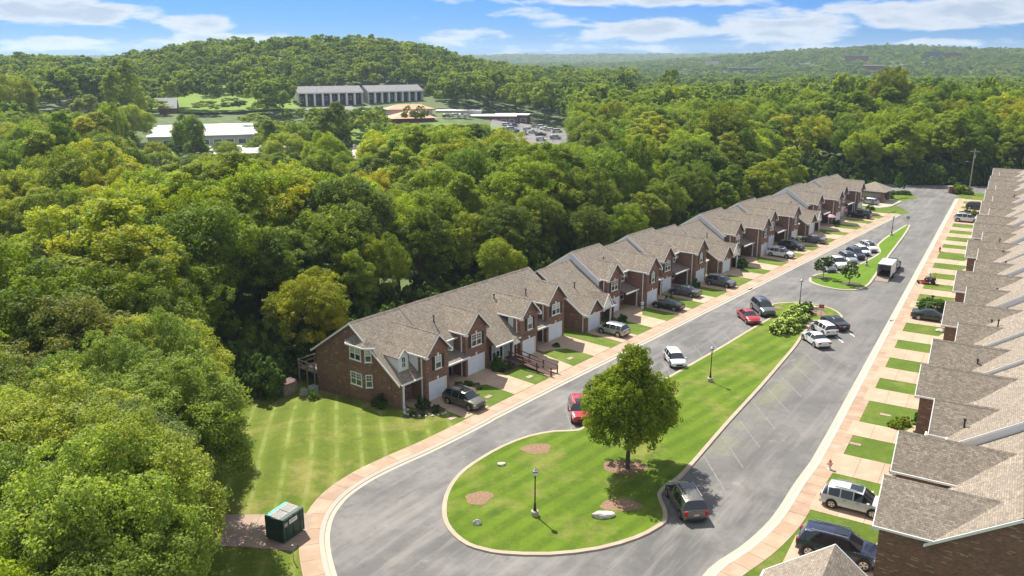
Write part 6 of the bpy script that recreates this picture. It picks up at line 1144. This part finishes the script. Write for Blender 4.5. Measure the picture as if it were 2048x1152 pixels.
for k, (x, y, D, z0, h, r, ap, px) in enumerate(ind):
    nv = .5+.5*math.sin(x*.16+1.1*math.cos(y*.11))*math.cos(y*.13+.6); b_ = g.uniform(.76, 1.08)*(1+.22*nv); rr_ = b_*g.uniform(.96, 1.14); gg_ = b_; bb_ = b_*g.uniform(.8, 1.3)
    if 15 < toL(x, y)[1] < 33: rr_ *= .72; gg_ *= .74; bb_ *= .85  # trees right behind the row: shadow put into the leaf tint
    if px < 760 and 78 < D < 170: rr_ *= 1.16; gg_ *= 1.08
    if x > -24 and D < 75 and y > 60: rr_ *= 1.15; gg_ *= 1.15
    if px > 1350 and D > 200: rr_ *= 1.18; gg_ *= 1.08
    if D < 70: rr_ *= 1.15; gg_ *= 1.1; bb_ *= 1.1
    if g.random() < .08: rr_ *= 1.12
    if g.random() < .08: rr_, gg_, bb_ = .88, .82, 1.7
    near = D < 74; pr = (NEARM if near else MIDM if k < 285 else FARM); pair = pr[k % len(pr)] if k < 285 else FARM[k-285]
    base = {0: 13.5}.get(0); bh = 13.5 if near else ([15, 14, 16.5, 13][k % 4] if k < 285 else 13.5); br = 5.2 if near else ([4.6, 5.2, 4.2, 5.0][k % 4] if k < 285 else 5.2)
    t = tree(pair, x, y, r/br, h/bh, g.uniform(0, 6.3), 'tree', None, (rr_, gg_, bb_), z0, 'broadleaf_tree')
    pn = placename(x, y, D); hue = 'yellow-green' if rr_ > b_*1.12 and b_ > .9 else 'bluish green' if bb_ > 1.5 else 'bright green' if b_ > 1.02 else 'mid green' if b_ > .85 else 'dark green'; sz_ = 'tall' if h > 16 else 'low' if h < 11 else 'medium'
    groups.setdefault((pn, hue, sz_), []).append((pix(x, y, z0+h)[0], t))
def ordinal_labels(lst, what, group):
    lst.sort(key=lambda q_: q_[0]); n = len(lst)
    for k, (_, t) in enumerate(lst):
        if n == 1: t['label'] = what.replace('|s', '').replace('the ', '', 1)
        else:
            side = ordn[k]+' from left' if k < n/2 else (ordn[n-1-k]+' from right' if n-1-k else 'rightmost'); side = 'leftmost' if k == 0 else side
            t['label'] = f'{side} of '+what.replace('|s', 's')
        if group: t['group'] = group
for (pn, hue, sz_), lst in groups.items(): ordinal_labels(lst, f'the {hue} {sz_} tree|s {pn}', 'leafy trees '+pn)
def by_group(gr, what):
    l_ = [(pix(*o_.location)[0], o_) for o_ in C.objects if o_.get('group') == gr]; ordinal_labels(l_, what, gr)
for cn in ('white', 'silver', 'blue', 'black', 'grey'): by_group(f'{cn} cars in the school car park', f'the {cn} car|s in the distant school car park')
by_group('white vans by the apartments', 'the white van|s parked by the apartment blocks'); by_group('hydrangeas of the island hedge', 'the lime-white flowering hydrangea|s in the island hedge'); by_group('edging stones of the first garden bed', 'the pale edging stone|s of the first garden bed')
by_group('low hedge under the conical evergreen', 'the clipped low bush|es under the conical evergreen'.replace('|es', '|s')); by_group('bushes at the right entrance corner', 'the yellow-green shrub|s at the right entrance corner'); by_group('low plants in the garden beds', 'the tiny low plant|s in the first garden beds'); by_group('lamp poles of the school car park', 'the thin lamp pole|s in the school car park')
def forest(name, pts, protos, label):
    n = len(pts); me = bpy.data.meshes.new(name); me.vertices.add(n); me.vertices.foreach_set('co', np.array([(p[0], p[1], p[2]) for p in pts], dtype=np.float32).ravel())
    for nm, ty, val in (('scl', 'FLOAT_VECTOR', [(p[3], p[3], p[4]) for p in pts]), ('rot', 'FLOAT_VECTOR', [(0, 0, p[5]) for p in pts])):
        a = me.attributes.new(nm, ty, 'POINT'); a.data.foreach_set('vector', np.array(val, dtype=np.float32).ravel())
    a = me.attributes.new('idx', 'INT', 'POINT'); a.data.foreach_set('value', np.array([p[6] for p in pts], dtype=np.int32))
    o = link(name, me); o['kind'] = 'stuff'; o['label'] = label; o['category'] = 'woodland'; md = o.modifiers.new('scatter', 'NODES'); nt = bpy.data.node_groups.new(name, 'GeometryNodeTree'); md.node_group = nt
    nt.interface.new_socket('Geometry', in_out='INPUT', socket_type='NodeSocketGeometry'); nt.interface.new_socket('Geometry', in_out='OUTPUT', socket_type='NodeSocketGeometry')
    N = nt.nodes.new; L = nt.links.new; gi = N('NodeGroupInput'); go = N('NodeGroupOutput'); ip = N('GeometryNodeInstanceOnPoints'); mp_ = N('GeometryNodeMeshToPoints'); L(gi.outputs[0], mp_.inputs[0]); L(mp_.outputs[0], ip.inputs['Points'])
    jn = N('GeometryNodeGeometryToInstance')
    for ob in reversed(protos): oi = N('GeometryNodeObjectInfo'); oi.inputs['Object'].default_value = ob; oi.inputs['As Instance'].default_value = False; L(oi.outputs['Geometry'], jn.inputs[0])
    L(jn.outputs[0], ip.inputs['Instance']); ip.inputs['Pick Instance'].default_value = True
    def at(nm, ty): a_ = N('GeometryNodeInputNamedAttribute'); a_.data_type = ty; a_.inputs['Name'].default_value = nm; return a_.outputs['Attribute']
    L(at('scl', 'FLOAT_VECTOR'), ip.inputs['Scale']); L(at('idx', 'INT'), ip.inputs['Instance Index']); eu = N('FunctionNodeEulerToRotation'); L(at('rot', 'FLOAT_VECTOR'), eu.inputs[0]); L(eu.outputs[0], ip.inputs['Rotation']); L(ip.outputs[0], go.inputs[0]); return o
crowns = {}
for o in C.objects:
    if o.type == 'MESH' and o.name.startswith('crown') and o.data in [m_[0] for m_ in MIDM+FARM] and o.data.name not in crowns: crowns[o.data.name] = o
pm = [crowns[m_[0].name] for m_ in MIDM if m_[0].name in crowns]; pf = [crowns[m_[0].name] for m_ in FARM if m_[0].name in crowns]
P1 = []; P2 = []
for x, y, D, z0, h, r, ap, px in rest:
    if D < 300: i = g.randrange(len(pm)); P1.append((x, y, z0, r/[4.6, 5.2, 4.2, 5.0][i], h/[15, 14, 16.5, 13][i], g.uniform(0, 6.3), i))
    else: i = g.randrange(len(pf)); P2.append((x, y, z0, r/5.2*1.15, h/13.5, g.uniform(0, 6.3), i))
P3 = []
for x, y, D in scatter(690, 2350, 15.5, 0, 5):
    if any(abs(x-a)+abs(y-b) < 40 for a, b in farpos): continue
    if D < 1500 and g.random() < .22+.25*math.sin(x*.02)*math.cos(y*.013): continue
    s = g.uniform(1.1, 1.75); P3.append((x, y, hgt(x, y)-1, s, g.uniform(.75, 1.15), g.uniform(0, 6.3), g.randrange(len(pf))))
for x, y, D in scatter(2350, 4300, 34, 0, 5): s = g.uniform(3.0, 4.2); P3.append((x, y, hgt(x, y)-3, s, g.uniform(1.1, 1.5), g.uniform(0, 6.3), g.randrange(len(pf))))
print('TREES', len(rec), len(P1), len(P2), len(P3))
if P1: forest('woodland', P1, pm, 'mass of further treetops between the townhouses and the school')
forest('hill_woodland', P2, pf, 'wooded hill and belt of trees around the school'); forest('distant_woodland', P3, pf, 'far off hazy woods in the valley and on the ridges')
U = []
def edge_run(a, b, n, s0, s1):
    for k in range(n):
        f = g.random(); x = a[0]+(b[0]-a[0])*f+g.uniform(-1.6, 1.6); y = a[1]+(b[1]-a[1])*f+g.uniform(-1.6, 1.6); s = g.uniform(s0, s1); U.append((x, y, hgt(x, y)-.2, s, s*g.uniform(1.0, 1.6), g.uniform(0, 6.3), g.randrange(3)))
for w, n in ((21, 90), (23.5, 90), (27, 90), (31, 80)): edge_run(Lp(-8, w), Lp(136, w), n, 1.8, 3.0)
for k, n in ((0, 120), (3, 120), (6.5, 110), (11, 90)): edge_run((30, 226+k), (160, 202+k), n, 1.8, 3.4)
edge_run((-27, 62), (-32, 84), 40, 1.2, 2.2); edge_run((-33, 88), Lp(-9, 27), 60, 1.2, 2.4); edge_run((-19.5, 38), (-26.0, 60), 22, .8, 1.5); edge_run((56, 190), (60, 216), 60, 1.6, 3)
bushes = [o_ for o_ in C.objects if o_.type == 'MESH' and o_.data in [q_[0] for q_ in SHR] and o_.parent is None]; bsrc = [next(o_ for o_ in bushes if o_.data is SHR[i_][0]) for i_ in range(3)]
forest('undergrowth', U, bsrc, 'dark leafy undergrowth along the edge of the woods')
# undergrowth shading the floor of the near wood
# ------------------------------------------------------------------ haze
m = bpy.data.materials.new('haze'); m.use_nodes = True; nt = m.node_tree; nt.nodes.clear(); o_ = nt.nodes.new('ShaderNodeOutputMaterial'); v_ = nt.nodes.new('ShaderNodeVolumePrincipled'); v_.inputs['Density'].default_value = .00014; v_.inputs['Color'].default_value = (.66, .82, 1, 1); v_.inputs['Anisotropy'].default_value = .3; nt.links.new(v_.outputs[0], o_.inputs['Volume'])
hz = MB(); hz.box(-3600, 3600, -3000, 4800, -6, 92); o = hz.build('haze', m); o['kind'] = 'stuff'
